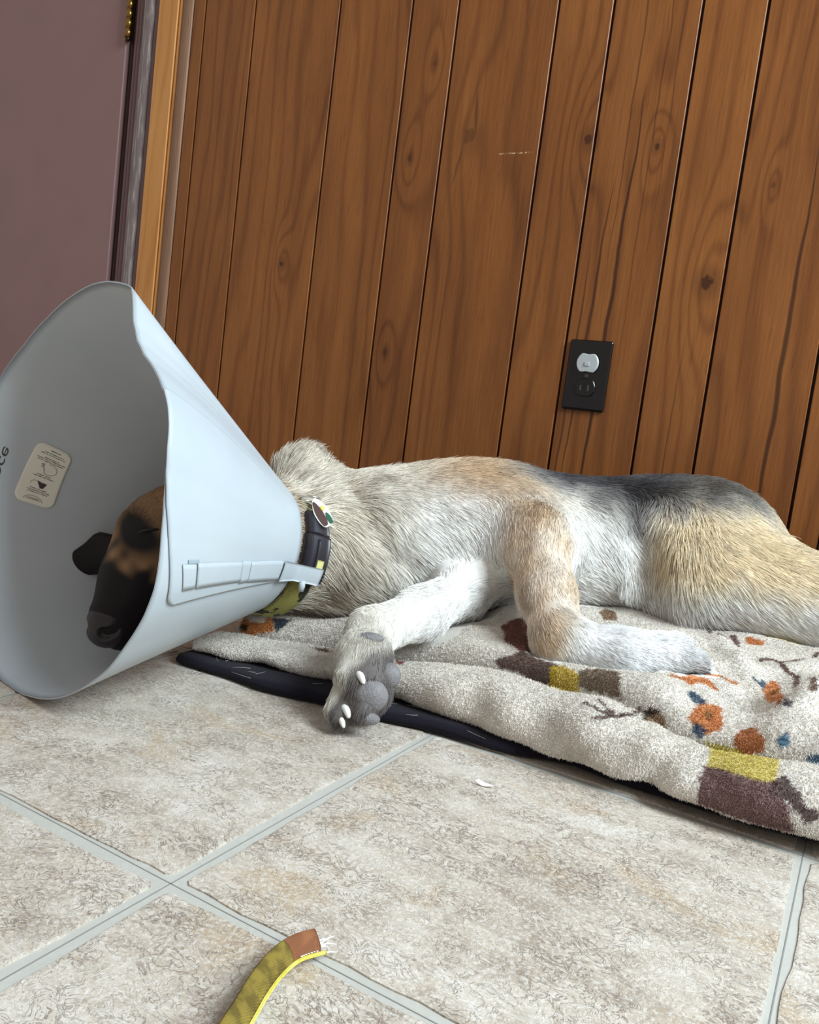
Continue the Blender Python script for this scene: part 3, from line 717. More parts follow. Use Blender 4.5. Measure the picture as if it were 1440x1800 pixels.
# guides: position, flow direction, length, lift
G = [((-.57, .76, .19), (.30, .75, .25), .030, .45), ((-.60, .80, .225), (.05, .15, 1.0), .030, .95), ((-.59, .84, .215), (.25, .5, .6), .034, .7),
     ((-.56, .86, .20), (.6, .6, -.1), .026, .35), ((-.53, .78, .14), (.55, .30, -.45), .032, .4), ((-.50, .80, .09), (.75, .25, -.35), .030, .35),
     ((-.47, .82, .12), (.85, .2, -.3), .026, .3), ((-.50, .93, .235), (.84, .54, .05), .022, .25), ((-.43, .90, .20), (.84, .35, -.3), .018, .2),
     ((-.43, .87, .14), (.9, -.1, -.2), .020, .25), ((-.36, 1.02, .22), (.84, .5, -.15), .020, .2), ((-.30, 1.0, .15), (.8, .3, -.4), .018, .2),
     ((-.25, 1.15, .24), (.84, .54, 0), .022, .25), ((-.15, 1.12, .23), (.8, .2, -.3), .020, .2), ((-.25, 1.03, .18), (.75, -.1, -.5), .026, .45), ((-.215, 1.02, .17), (.2, -.4, -.8), .032, .7), ((-.225, 1.03, .21), (-.2, -.4, -.6), .030, .6),
     ((-.12, 1.05, .16), (.85, -.1, -.4), .020, .22), ((-.03, 1.10, .22), (.9, .1, -.3), .022, .25), ((0, 1.03, .11), (.95, -.1, -.2), .016, .25),
     ((-.32, .88, .19), (.3, -.75, -.6), .012, .30), ((-.29, .83, .13), (.45, -.55, -.65), .010, .30), ((-.255, .79, .09), (.6, -.1, -.6), .011, .32),
     ((-.19, .80, .085), (.9, .35, -.05), .012, .32), ((-.13, .845, .085), (.75, .6, -.1), .011, .4), ((-.36, .85, .11), (-.3, -.9, -.1), .016, .25),
     ((-.39, .77, .09), (-.3, -.9, -.15), .011, .3), ((-.415, .69, .07), (.1, -.75, -.5), .009, .32), ((-.395, .645, .04), (.1, -.4, -.9), .009, .3),
     ((-.40, .615, .015), (0, -.5, -.8), .009, .4), ((-.6, .62, .17), (.1, .9, .3), .010, .3), ((-.59, .55, .09), (0, .8, .6), .005, .25), ((-.70, .6, .1), (-.9, 0, -.3), .006, .2),
     ((.15, 1.02, .1), (1, 0, 0), .012, .2), ((.2, 1.25, .14), (1, 0, -.1), .04, .35)]
GP = np.array([g[0] for g in G]); GD = np.array([np.array(g[1])/np.linalg.norm(g[1]) for g in G]); GL = np.array([g[2] for g in G]); GT = np.array([g[3] for g in G])
def fur_weight(c, nn):
    w = np.ones(len(c))
    w *= np.where(nn[:, 2] < -.5, .25, 1.0); w *= np.where((nn[:, 1] > .55) & (nn[:, 2] < .5), .3, 1.0)
    w *= np.where((c[:, 1] < .89) & (c[:, 0] > -.33), 2.0, 1.0); w *= np.where((c[:, 1] < .80) & (c[:, 0] > -.425) & (c[:, 2] < .12), 1.8, 1.0)
    w *= np.where(c[:, 0] > .03, .4, 1.0); w *= np.where(c[:, 1] < .68, np.where(c[:, 0] < -.48, .55, 1.6), 1.0)
    return w
NF = 430000
P, Nn = sample_mesh(bV, bF, NF, fur_weight)
ok = np.ones(len(P), bool)
cdist = (P-CN) @ cb; crad = np.linalg.norm(P-CN-cdist[:, None]*cb, axis=1); ok &= ~((cdist > -.002) & (cdist < .036) & (crad < .0745))      # under the collar
P, Nn = P[ok], Nn[ok]; n = len(P)
d2 = ((P[:, None]-GP[None])**2).sum(2); w = 1/(d2+.0006)**2.2; w /= w.sum(1)[:, None]
d = w @ GD; ln = w @ GL; lift = (w @ GT)*.85
d += .18*np.stack([wnoise(P, .045, 11), wnoise(P, .045, 12), wnoise(P, .045, 13)], 1)*np.minimum(ln/.02, 1.2)[:, None]
d -= Nn*(d*Nn).sum(1)[:, None]; d /= np.maximum(np.linalg.norm(d, axis=1)[:, None], 1e-6)
d += RNG.normal(0, .10, d.shape); ln = ln*RNG.uniform(.65, 1.15, n)
K = 5; ts = np.linspace(0, 1, K)
R_ = np.zeros((n, K, 3))
for i, t in enumerate(ts):
    R_[:, i] = P-Nn*.0012+ln[:, None]*(d*(t*(1-.25*lift)[:, None]) + Nn*(lift*(t-.45*t*t))[:, None])
    R_[:, i, 2] -= .12*ln*t*t*(Nn[:, 2] < .8)
# clumping
for cs, amt in ((.006, .26), (.015, .12)):
    key = np.floor((P+wnoise(P, .03, 21)[:, None]*.003)/cs).astype(np.int64); key = key[:, 0]*1000003+key[:, 1]*1009+key[:, 2]
    _, inv = np.unique(key, return_inverse=True); cnt = np.bincount(inv).astype(float)
    for i in range(1, K):
        rel = R_[:, i]-P; mean = np.stack([np.bincount(inv, R_[:, i, j])/cnt for j in range(3)], 1)[inv]
        R_[:, i] += (mean-R_[:, i])*amt*ts[i]**1.5*np.clip(ln/.018, .2, 1)[:, None]
# keep tips out of the wall, the cone opening edge and the floor
R_[..., 1] = np.minimum(R_[..., 1], 1.316); R_[..., 2] = np.maximum(R_[..., 2], .004)
fc_ = dog_coat(P); fc_ = np.clip(fc_*RNG.normal(1, .13, (n, 1)), 0.004, .95)
dk = (RNG.random(n) < .10*sstep(.012, .03, ln)); fc_[dk] *= .5
fur = hair_object('fur', R_, M_FUR, None, .00025*np.clip(ln/.015, .6, 1.25), .00005, fc_, K); fur['kind'] = 'stuff'; dogpart(fur)

# ------------------------------------------------------------------ black fleece mat
def fleece_dark():
    s = NT('black_fleece'); o = s.pos(); f = s.noise(o, 900, 3, .7); g = s.noise(o, 60, 3)
    c = s.mix(f, L4(14, 12, 18), L4(40, 37, 48)); return s.bsdf(c, .95, s.bump(s.math('ADD', f, g), .6, .0015), spec=.1, sheen=.05)
M_MAT = fleece_dark()
MX = [-.618, -.61, -.5004, -.4203, -.3586, -.3237, -.2427, -.1948, -.1432, -.0817, -.0389, .0056, .2, .45]
MY = [.650, .632, .633, .6478, .660, .6671, .6795, .6953, .6926, .6899, .6953, .7039, .705, .70]
xs = np.concatenate([[-.616, -.614, -.610], np.linspace(-.604, .43, 200), [.436, .44]]); ends = np.array([.0, .55, .85]+[1.0]*200+[.7, .0])
yf = np.interp(xs, MX, MY)+.0018*np.sin(xs*55)
prof = [(.03, .0005), (.006, .0005), (.0, .005), (.0015, .0095), (.006, .012), (.02, .0125), (.06, .0115), (.15, .011), (.35, .011), (.56, .011), (.585, .009), (.59, .004), (.585, .0005)]
prof = catmull(prof, 46); V = np.zeros((len(xs), 46, 3))
for i, x in enumerate(xs):
    bump_ = .0016*np.sin(x*38+1)*(1-np.linspace(0, 1, 46)); sc_ = ends[i]
    V[i, :, 0] = x; V[i, :, 1] = yf[i]+(prof[:, 0]*1.0 if sc_ > .9 else .3-(.3-prof[:, 0])*(.97+.03*sc_)); V[i, :, 2] = np.maximum(.0004, (prof[:, 1]+bump_*(prof[:, 1] > .003)))*max(sc_, .12)
mo = obj('dog_mat', qmesh('dog_mat', V.reshape(-1, 3), grid_faces(len(xs), 46)), M_MAT, None, True)
tag(mo, 'thin black fleece mat on the floor under the blanket', 'mat')

# ------------------------------------------------------------------ plush blanket
BX = np.linspace(-.600, .42, 420); NVB = 330
BFX = [-.603, -.53, -.444, -.371, -.2866, -.2436, -.2, -.1246, -.08, -.038, .005, .2, .45]
BFY = [.645, .666, .688, .691, .683, .677, .676, .668, .669, .668, .675, .68, .69]
CRX = [-.611, -.5455, -.476, -.404, -.358, -.303, -.273, -.216, -.179, -.148, -.132, -.115, -.087, -.051, -.005, .2, .45]
CRZ = [.026, .029, .033, .037, .046, .057, .060, .059, .064, .062, .057, .049, .047, .052, .058, .060, .06]
def sm_interp(x, xp, fp, k=15):
    xx = np.linspace(-.65, .47, 1121); y = np.interp(xx, xp, fp); ker = np.hanning(2*k+1); ker /= ker.sum(); y = np.convolve(np.pad(y, k, mode='edge'), ker, 'valid'); return np.interp(x, xx, y)
yf = sm_interp(BX, BFX, BFY); zc = sm_interp(BX, CRX, CRZ, 9)
RIDGES = [((-.040, .755), (.015, .90), .030, .018), ((-.17, .80), (-.06, .775), .008, .013), ((-.135, .965), (-.02, .79), .012, .012), ((-.20, .90), (-.14, .94), .008, .016), ((-.10, .90), (.03, 1.0), .013, .016),
          ((-.12, 1.03), (.1, .99), .012, .018), ((-.46, .77), (-.34, .80), .008, .018), ((-.53, .745), (-.45, .80), .007, .018), ((.08, .75), (.16, .95), .016, .022), ((-.33, .83), (-.29, .98), .010, .022), ((-.34, .745), (-.25, .77), .006, .014), ((-.075, .80), (-.055, .90), -.014, .020)]
BV = np.zeros((len(BX), NVB, 3))
for i, x in enumerate(BX):
    Y, z = yf[i], zc[i]
    left = float(sstep(-.40, -.50, x)); f = .0030*math.sin(x*41)+.0022*math.sin(x*83+1.0)
    zb = z+.017+.006*left
    pr = [(Y+.075, .0150), (Y+.022, .0145), (Y+.004, .0155), (Y-.003+f*.5, .0155+.16*z), (Y-.001+f, .012+.45*z), (Y+.009+f, .006+.74*z), (Y+.024+f*.6, .002+.92*z), (Y+.039, z), (Y+.049, z-.004), (Y+.0545, z-.014), (Y+.0575, z-.023), (Y+.064, z-.024),
          (Y+.0675, z-.013), (Y+.0690, z-.001), (Y+.0735, z+.008), (Y+.083, zb-.003), (Y+.105, zb), (Y+.14, max(zb-.001, .068)), (Y+.20, .075), (Y+.28, .082), (Y+.36, .087), (Y+.44, .087), (Y+.52, .08), (Y+.58, .07), (Y+.605, .045), (Y+.61, .016)]
    pr = np.array(pr); c = catmull(pr, 1200); L = np.concatenate([[0], np.cumsum(np.linalg.norm(np.diff(c, axis=0), axis=1))])
    tt = np.linspace(0, L[-1], NVB)
    BV[i, :, 0] = x; BV[i, :, 1] = np.interp(tt, L, c[:, 0]); BV[i, :, 2] = np.interp(tt, L, c[:, 1])
BU = np.tile(BX[:, None], (1, NVB)); BVV = np.tile(np.linspace(0, 1, NVB)[None], (len(BX), 1))
Pb = BV.reshape(-1, 3)
topm = sstep(.20, .30, BVV.ravel())
hh = .0060*wnoise(Pb*np.array([1, 1.0, 0]), .13, 31)+.0042*wnoise(Pb*np.array([.6, 1.2, 0]), .06, 32)
for (a, b, h, w) in RIDGES:
    a, b = np.array(a), np.array(b); q = Pb[:, :2]-a; t = np.clip(q @ (b-a)/((b-a) @ (b-a)), 0, 1); dd = np.linalg.norm(q-t[:, None]*(b-a), axis=1)
    hh = hh+h*np.exp(-(dd/w)**2)*np.sin(PI*np.clip(t*.8+.1, 0, 1))
Pb[:, 2] += hh*topm
rollm = sstep(.05, .08, BVV.ravel())*sstep(.20, .15, BVV.ravel())
Pb[:, 1] += .0035*wnoise(Pb*np.array([1, 0, 1.6]), .075, 33)*rollm; Pb[:, 2] += .0025*wnoise(Pb*np.array([1, .5, .5]), .06, 34)*rollm
# soft dent in the front roll
dd = np.hypot((Pb[:, 0]+.113-.6*(Pb[:, 2]-.035))/.013, (Pb[:, 2]-.036)/.024); Pb[:, 1] += .020*np.exp(-dd**2)*rollm
# nothing sinks into dog, cone or mat
low = dog_low(Pb[:, 0], Pb[:, 1]); over = topm > .5
Pb[:, 2] = np.where(over, np.minimum(Pb[:, 2], np.maximum(low-.001, .0165)), Pb[:, 2])
rel = Pb-CM; sL = np.linalg.norm(CN-CM); s_ = rel @ cb/sL; ax_ = CM+np.outer(s_*sL, cb); rad = Pb-ax_; rl = np.linalg.norm(rad, axis=1)
Rs = .183+(CNR-.183)*np.clip(s_, 0, 1)+.006; m = (s_ > 0) & (s_ < 1.04) & (rl < Rs)
dz = np.sqrt(np.maximum(Rs**2-(rl**2-(Pb[:, 2]-ax_[:, 2])**2), 0)); znew = ax_[:, 2]-dz
Pb[:, 2] = np.where(m, np.minimum(Pb[:, 2], np.maximum(znew, .0145)), Pb[:, 2])
Pb[:, 2] = np.maximum(Pb[:, 2], .0142)
BV = Pb.reshape(len(BX), NVB, 3)
# printed pattern: shapes in blanket coordinates (x along the cloth in metres, v across it from the tucked front edge)
PRINT = [
    ('p', [112, 50, 36], [(-0.3347, 0.3769), (-0.3274, 0.4012), (-0.3054, 0.4225), (-0.2714, 0.3313), (-0.2787, 0.2827), (-0.303, 0.304)], 0),
    ('p', [88, 60, 50], [(-0.303, 0.2644), (-0.286, 0.2766), (-0.2762, 0.2888), (-0.2495, 0.2827), (-0.2373, 0.2766), (-0.23, 0.1824), (-0.2446, 0.1854), (-0.2665, 0.2584), (-0.2933, 0.2553)], 0),
    ('p', [186, 160, 48], [(-0.2421, 0.2736), (-0.23, 0.2766), (-0.2129, 0.2705), (-0.2105, 0.2553), (-0.2178, 0.1854), (-0.23, 0.1824)], 0),
    ('p', [106, 86, 64], [(-0.2154, 0.2766), (-0.1959, 0.2948), (-0.1789, 0.2948), (-0.1691, 0.2614), (-0.1813, 0.2644), (-0.1983, 0.2614), (-0.2105, 0.2584)], 0),
    ('p', [186, 112, 46], [(-0.1423, 0.3222), (-0.1253, 0.3769), (-0.1131, 0.383), (-0.0985, 0.3739), (-0.1058, 0.3678), (-0.118, 0.3678), (-0.1302, 0.3313)], 0),
    ('l', [186, 112, 46], [(-0.1156, 0.3951), (-0.101, 0.4103), (-0.0888, 0.4164)], 0.0022),
    ('p', [186, 112, 46], [(-0.0863, 0.2979), (-0.0815, 0.2705), (-0.0888, 0.2614), (-0.0961, 0.2553), (-0.1034, 0.2614), (-0.1107, 0.2675), (-0.1083, 0.2857), (-0.1058, 0.307), (-0.0961, 0.307), (-0.0888, 0.31)], 0),
    ('p', [120, 84, 50], [(-0.0937, 0.2918), (-0.0937, 0.2857), (-0.0937, 0.2796), (-0.0961, 0.2766), (-0.0985, 0.2796), (-0.0985, 0.2827), (-0.101, 0.2888), (-0.0985, 0.2948), (-0.0961, 0.2979), (-0.0961, 0.2948)], 0),
    ('p', [44, 74, 98], [(-0.1204, 0.307), (-0.1131, 0.3131), (-0.1034, 0.307), (-0.1034, 0.3009), (-0.1131, 0.2948)], 0),
    ('p', [44, 74, 98], [(-0.1058, 0.2614), (-0.1034, 0.2675), (-0.0937, 0.2614), (-0.0961, 0.2523), (-0.1034, 0.2523)], 0),
    ('p', [170, 100, 44], [(-0.0474, 0.2675), (-0.0474, 0.2584), (-0.0547, 0.2523), (-0.062, 0.1793), (-0.0693, 0.2553), (-0.0717, 0.2644), (-0.0669, 0.2736), (-0.0596, 0.2796), (-0.0523, 0.2736)], 0),
    ('p', [62, 106, 136], [(-0.0279, 0.2705), (-0.0279, 0.2675), (-0.0304, 0.2675), (-0.0352, 0.2644), (-0.0377, 0.2675), (-0.0401, 0.2675), (-0.0401, 0.2705), (-0.0352, 0.2736), (-0.0328, 0.2766), (-0.0279, 0.2736)], 0),
    ('p', [62, 96, 120], [(-0.0036, 0.2553), (-0.0036, 0.2523), (-0.006, 0.1824), (-0.0084, 0.1854), (-0.0133, 0.2553), (-0.0133, 0.2553), (-0.0133, 0.2584), (-0.0109, 0.2584), (-0.0084, 0.2584), (-0.006, 0.2584)], 0),
    ('p', [186, 112, 46], [(-0.045, 0.3951), (-0.0401, 0.3374), (-0.0498, 0.383), (-0.0571, 0.3921), (-0.062, 0.4134), (-0.0669, 0.4316), (-0.0644, 0.4711), (-0.0571, 0.4802), (-0.0523, 0.4742)], 0),
    ('p', [120, 84, 50], [(-0.0547, 0.465), (-0.0523, 0.4043), (-0.0523, 0.4043), (-0.0547, 0.4073), (-0.0571, 0.4164), (-0.0596, 0.4225), (-0.0596, 0.465), (-0.0596, 0.4681), (-0.0571, 0.4681), (-0.0547, 0.4681)], 0),
    ('p', [44, 74, 98], [(-0.079, 0.4438), (-0.0693, 0.4681), (-0.0644, 0.4681), (-0.0717, 0.4347)], 0),
    ('p', [50, 46, 66], [(-0.0474, 0.383), (-0.0377, 0.3313), (-0.0328, 0.3131), (-0.0401, 0.3191)], 0),
    ('p', [96, 64, 64], [(-0.1204, 0.6079), (-0.1131, 0.6109), (-0.101, 0.538), (-0.1058, 0.5228)], 0),
    ('l', [96, 64, 64], [(-0.1448, 0.6201), (-0.1229, 0.5258), (-0.1131, 0.5258)], 0.002),
    ('l', [98, 70, 54], [(-0.079, 0.5258), (-0.0669, 0.5532), (-0.0547, 0.5106), (-0.0401, 0.4954), (-0.0206, 0.3374)], 0.003),
    ('l', [98, 70, 54], [(-0.0571, 0.5319), (-0.0425, 0.541), (-0.0279, 0.5988)], 0.0028),
    ('p', [186, 112, 46], [(-0.1034, 0.6109), (-0.0937, 0.6109), (-0.0815, 0.6079), (-0.0839, 0.5957), (-0.0985, 0.5745)], 0),
    ('p', [186, 160, 48], [(-0.101, 0.8085), (-0.0937, 0.8328), (-0.079, 0.8359), (-0.0717, 0.8207), (-0.0644, 0.7872), (-0.0474, 0.7903), (-0.045, 0.6231), (-0.0644, 0.6201), (-0.0839, 0.6201)], 0),
    ('p', [186, 160, 48], [(-0.1399, 0.845), (-0.1034, 0.8328), (-0.0985, 0.8146), (-0.1253, 0.8389)], 0),
    ('p', [70, 48, 44], [(-0.0669, 0.8419), (-0.0401, 0.8541), (-0.0352, 0.8389), (-0.0523, 0.848)], 0),
    ('p', [128, 98, 70], [(-0.2689, 0.5714), (-0.2665, 0.5927), (-0.2543, 0.5957), (-0.2446, 0.5714), (-0.2592, 0.5623)], 0),
    ('l', [44, 74, 98], [(-0.2275, 0.4863), (-0.2129, 0.4924), (-0.2008, 0.4954)], 0.003),
    ('p', [186, 112, 46], [(-0.191, 0.4924), (-0.1983, 0.5866), (-0.174, 0.5076), (-0.1667, 0.4985), (-0.1716, 0.4894), (-0.1837, 0.4833)], 0),
    ('p', [160, 70, 80], [(-0.191, 0.4924), (-0.1983, 0.5866), (-0.1813, 0.4985), (-0.1813, 0.4863)], 0),
    ('l', [92, 68, 60], [(-0.191, 0.1672), (-0.1716, 0.1611), (-0.1594, 0.1641), (-0.1496, 0.1733), (-0.1423, 0.2553)], 0.0016),
    ('l', [92, 68, 60], [(-0.1813, 0.1824), (-0.1716, 0.1702), (-0.1642, 0.1672)], 0.0016),
    ('l', [92, 68, 60], [(-0.1642, 0.1915), (-0.1569, 0.1884), (-0.1521, 0.2523)], 0.0016),
    ('l', [92, 68, 60], [(-0.1764, 0.1489), (-0.1642, 0.1581), (-0.1545, 0.1702)], 0.0016),
    ('p', [150, 122, 92], [(-0.1399, 0.1702), (-0.1448, 0.2492), (-0.1399, 0.2553), (-0.1277, 0.2523), (-0.1302, 0.1824)], 0),
    ('l', [60, 48, 46], [(-0.1399, 0.1733), (-0.1448, 0.2492), (-0.135, 0.2553)], 0.0018),
    ('p', [196, 180, 92], [(-0.0912, 0.2492), (-0.0644, 0.2523), (-0.0328, 0.1884), (-0.0304, 0.1459), (-0.0571, 0.1398), (-0.0815, 0.1368)], 0),
    ('p', [112, 80, 78], [(-0.0839, 0.1368), (-0.0571, 0.1398), (-0.0304, 0.1459), (-0.0304, 0.1307), (-0.0206, 0.1216), (-0.0109, 0.0912), (-0.0474, 0.0973), (-0.0815, 0.0912), (-0.0839, 0.1155)], 0),
    ('p', [84, 62, 58], [(-0.0328, 0.1459), (-0.0255, 0.155), (-0.0182, 0.1429), (-0.0084, 0.1216), (0.0013, 0.1185), (0.0013, 0.1094), (-0.006, 0.1064), (-0.0206, 0.1246), (-0.0304, 0.1307)], 0),
    ('p', [228, 218, 160], [(-0.0815, 0.1763), (-0.0815, 0.1763), (-0.0815, 0.1702), (-0.0839, 0.1763), (-0.0839, 0.1763), (-0.0815, 0.1763)], 0),
    ('p', [228, 218, 160], [(-0.0717, 0.1763), (-0.0717, 0.1733), (-0.0717, 0.1702), (-0.0742, 0.1763), (-0.0742, 0.1763), (-0.0717, 0.1763)], 0),
    ('p', [228, 218, 160], [(-0.062, 0.1702), (-0.062, 0.1641), (-0.0644, 0.1641), (-0.0644, 0.1672), (-0.0644, 0.1702), (-0.0644, 0.1733)], 0),
    ('p', [228, 218, 160], [(-0.0571, 0.1824), (-0.0571, 0.1824), (-0.0571, 0.1763), (-0.0596, 0.1793), (-0.0596, 0.1793), (-0.0571, 0.1824)], 0),
    ('p', [228, 218, 160], [(-0.0474, 0.1702), (-0.0474, 0.1672), (-0.0498, 0.1672), (-0.0498, 0.1702), (-0.0498, 0.1733), (-0.0474, 0.1733)], 0),
    ('p', [228, 218, 160], [(-0.0401, 0.1793), (-0.0401, 0.1763), (-0.0425, 0.1763), (-0.0425, 0.1793), (-0.0425, 0.1854), (-0.0425, 0.1854)], 0),
    ('p', [228, 218, 160], [(-0.0742, 0.155), (-0.0742, 0.152), (-0.0742, 0.152), (-0.0766, 0.155), (-0.0766, 0.1581), (-0.0742, 0.1581)], 0),
    ('p', [228, 218, 160], [(-0.0571, 0.155), (-0.0571, 0.152), (-0.0571, 0.152), (-0.0596, 0.155), (-0.0571, 0.1581), (-0.0571, 0.1581)], 0),
    ('p', [228, 218, 160], [(-0.0425, 0.1581), (-0.0425, 0.155), (-0.045, 0.155), (-0.045, 0.155), (-0.045, 0.1581), (-0.0425, 0.1581)], 0),
    ('p', [228, 218, 160], [(-0.0352, 0.1641), (-0.0377, 0.1611), (-0.0377, 0.1611), (-0.0377, 0.1611), (-0.0377, 0.1641), (-0.0377, 0.1672)], 0),
    ('p', [40, 64, 84], [(-0.5976, 0.152), (-0.5903, 0.152), (-0.6, 0.2523), (-0.5781, 0.1581)], 0),
    ('p', [200, 132, 62], [(-0.6, 0.2523), (-0.5854, 0.2584), (-0.5684, 0.2675), (-0.5586, 0.2462), (-0.5781, 0.2371), (-0.5781, 0.1581)], 0),
    ('p', [38, 56, 74], [(-0.5684, 0.2675), (-0.5562, 0.2705), (-0.5464, 0.2736), (-0.5513, 0.2584), (-0.5562, 0.2462)], 0),
    ('p', [236, 232, 226], [(-0.5951, 0.2584), (-0.5757, 0.2675), (-0.5732, 0.2553), (-0.5903, 0.2492)], 0),
    ('p', [60, 40, 30], [(-0.5903, 0.2432), (-0.5903, 0.2371), (-0.5927, 0.234), (-0.5951, 0.2371), (-0.5976, 0.2401), (-0.5976, 0.2462), (-0.5951, 0.2462), (-0.5927, 0.2462)], 0),
    ('l', [150, 100, 60], [(-0.6, 0.2584), (-0.5927, 0.2796), (-0.5927, 0.3161)], 0.003),
    ('p', [104, 72, 58], [(-0.4905, 0.1581), (-0.4807, 0.1672), (-0.4685, 0.155), (-0.4807, 0.152)], 0),
    ('p', [96, 66, 56], [(-0.6, 0.0973), (-0.6, 0.1033), (-0.5976, 0.1064), (-0.6, 0.0942)], 0),
    ('p', [118, 56, 40], [(-0.3906, 0.1672), (-0.3882, 0.155), (-0.3931, 0.155), (-0.3979, 0.1581), (-0.4028, 0.1672), (-0.4004, 0.1702), (-0.3931, 0.1672)], 0),
]
PRINT += [(a, b, [(u_+.245, v_+dv_) for u_, v_ in P], w) for a, b, P, w in PRINT if min(q[0] for q in P) > -.235 for dv_ in (.004,)]   # SHIFTED: the motifs repeat along the cloth
def in_poly(x, y, P):
    P = np.asarray(P, float); r = np.zeros(len(x), bool); a = P; b = np.roll(P, -1, 0)
    for (x0, y0), (x1, y1) in zip(a, b):
        if y0 == y1: continue
        m = ((y0 > y) != (y1 > y)) & (x < (x1-x0)*(y-y0)/(y1-y0)+x0); r ^= m
    return r
def blanket_print(u, v):
    LV = .79
    p = np.stack([u, v*LV, 0*u], 1); c = np.tile(lin((224, 218, 209)), (len(u), 1))
    c *= (1+.05*wnoise(p, .03, 41)+.04*wnoise(p, .012, 42))[:, None]
    x = u+.0007*wnoise(p, .006, 43); y = v*LV+.0007*wnoise(p, .006, 44)
    for typ, col, P, w in PRINT:
        P = np.array(P)*np.array([1, LV]); lo, hi = P.min(0)-.006, P.max(0)+.006
        k = np.where((x > lo[0]) & (x < hi[0]) & (y > lo[1]) & (y < hi[1]))[0]
        if len(k) == 0: continue
        if typ == 'p': m = in_poly(x[k], y[k], P)
        else:
            m = np.zeros(len(k), bool); q = np.stack([x[k], y[k]], 1)
            for a, b in zip(P[:-1], P[1:]):
                t = np.clip((q-a) @ (b-a)/max((b-a) @ (b-a), 1e-12), 0, 1); m |= np.linalg.norm(q-a-t[:, None]*(b-a), axis=1) < w
        kk = k[m]; c[kk] = .10*c[kk]+.90*lin(col)*(1.12+.10*wnoise(p[kk], .008, 45))[:, None]
    return np.clip(c, 0, 1)
def plush_material(name, rough=.9):
    s = NT(name); c = s.attr('coat'); f = s.noise(s.pos(), 700, 3, .7)
    return s.bsdf(c, rough, s.bump(f, .5, .0012), spec=.12, sheen=.12)
M_PLUSH = plush_material('plush_fabric')
BF_ = grid_faces(len(BX), NVB); bcol = blanket_print(BU.ravel(), BVV.ravel())
bl = qmesh('throw_blanket', Pb, BF_); at = bl.attributes.new('coat', 'FLOAT_COLOR', 'POINT'); at.data.foreach_set('color', np.concatenate([bcol*.86, np.ones((len(bcol), 1))], 1).astype(np.float32).ravel())  # cloth colour darkened to stand in for the shading within the pile
blo = obj('throw_blanket', bl, M_PLUSH, None, True); tag(blo, 'cream plush throw blanket printed with autumn animals and flowers, bunched under the dog', 'blanket')
# short pile
NPL = 480000
ui = np.minimum((RNG.random(NPL*2)**1.35*(len(BX)-1)).astype(int), len(BX)-2); fv = RNG.random(NPL*2)**1.25*.86+.035; vi = np.clip((fv*(NVB-1)).astype(int), 0, NVB-2)
keep = (np.abs(BV[ui, vi, 2]-dog_low(BV[ui, vi, 0], BV[ui, vi, 1])) > .006); ui, vi = ui[keep][:NPL], vi[keep][:NPL]
a1, a2 = RNG.random((2, len(ui)))[..., None]
p00, p10, p01 = BV[ui, vi], BV[ui+1, vi], BV[ui, vi+1]; du, dv = p10-p00, p01-p00
rp = p00+a1*du+a2*dv; nn = np.cross(du, dv); nn /= np.maximum(np.linalg.norm(nn, axis=1)[:, None], 1e-9)
pu = BX[ui]+a1[:, 0]*(BX[1]-BX[0]); pv = (vi+a2[:, 0])/(NVB-1)
pc = blanket_print(pu+RNG.normal(0, .0010, len(pu)), pv+RNG.normal(0, .0013, len(pv)))
dr = nn+np.array([.55, -.35, -.45])+.22*np.stack([wnoise(rp, .007, 51), wnoise(rp, .007, 52), wnoise(rp, .007, 53)], 1)+RNG.normal(0, .16, rp.shape); dr /= np.linalg.norm(dr, axis=1)[:, None]
ll = RNG.uniform(.0012, .0020, (len(rp), 1))
hp = np.stack([rp-nn*.0004, rp+dr*ll*.5, rp+dr*ll+RNG.normal(0, .0006, rp.shape)], 1)
pile = hair_object('pile', hp, M_PLUSH2 if 'M_PLUSH2' in globals() else M_FUR, None, .00024, .00008, np.clip(pc*RNG.normal(1.06, .10, (len(pc), 1)), 0, .95), 3)
pile['kind'] = 'stuff'; pile.parent = blo

# ------------------------------------------------------------------ dog details
def small_field(name, lo, hi, h, build, mat, parent=None):
    Fd = Field(lo, hi, h); build(Fd); V, Fq = Fd.mesh(); V = smooth(V, Fq, 1, .4)
    return dogpart(obj(name, qmesh(name, V, Fq), mat, None, True), parent)
def nose_material():
    s = NT('nose_leather'); f = s.noise(s.pos(), 900, 2); return s.bsdf(s.mix(f, L4(22, 17, 20), L4(44, 36, 40)), .38, s.bump(f, .35, .0006))
M_NOSE = nose_material()
def pad_material():
    s = NT('paw_pad_skin'); f = s.noise(s.pos(), 700, 3); g = s.noise(s.pos(), 120, 3)
    return s.bsdf(s.mix(g, L4(92, 88, 90), L4(146, 143, 143)), .5, s.bump(f, .8, .0015))
M_PAD = pad_material(); M_CLAW = plain('claw_horn', (232, 230, 222), .35, var=.08); M_LID = plain('closed_eyelid', (10, 8, 9), .4)
def nb(Fd):
    Fd.ell((-.593, .521, .062), (.0215, .0165, .0195), None, .008)
    Fd.ell((-.594, .527, .076), (.017, .015, .012), None, .010)
    for cx_ in (-.5805, -.606):
        Fd.cap((cx_, .5075, .0600), (cx_+(.007 if cx_ > -.59 else -.006), .512, .0625), .0062, .0050, .003, op='cut')
        Fd.cap((cx_+(.007 if cx_ > -.59 else -.006), .512, .0625), (cx_+(.010 if cx_ > -.59 else -.008), .519, .073), .0042, .0028, .003, op='cut')
    Fd.cap((-.593, .503, .040), (-.593, .504, .056), .0018, .0010, .002, op='cut')
nose = small_field('nose', (-.62, .495, .034), (-.565, .55, .095), .0009, nb, M_NOSE)
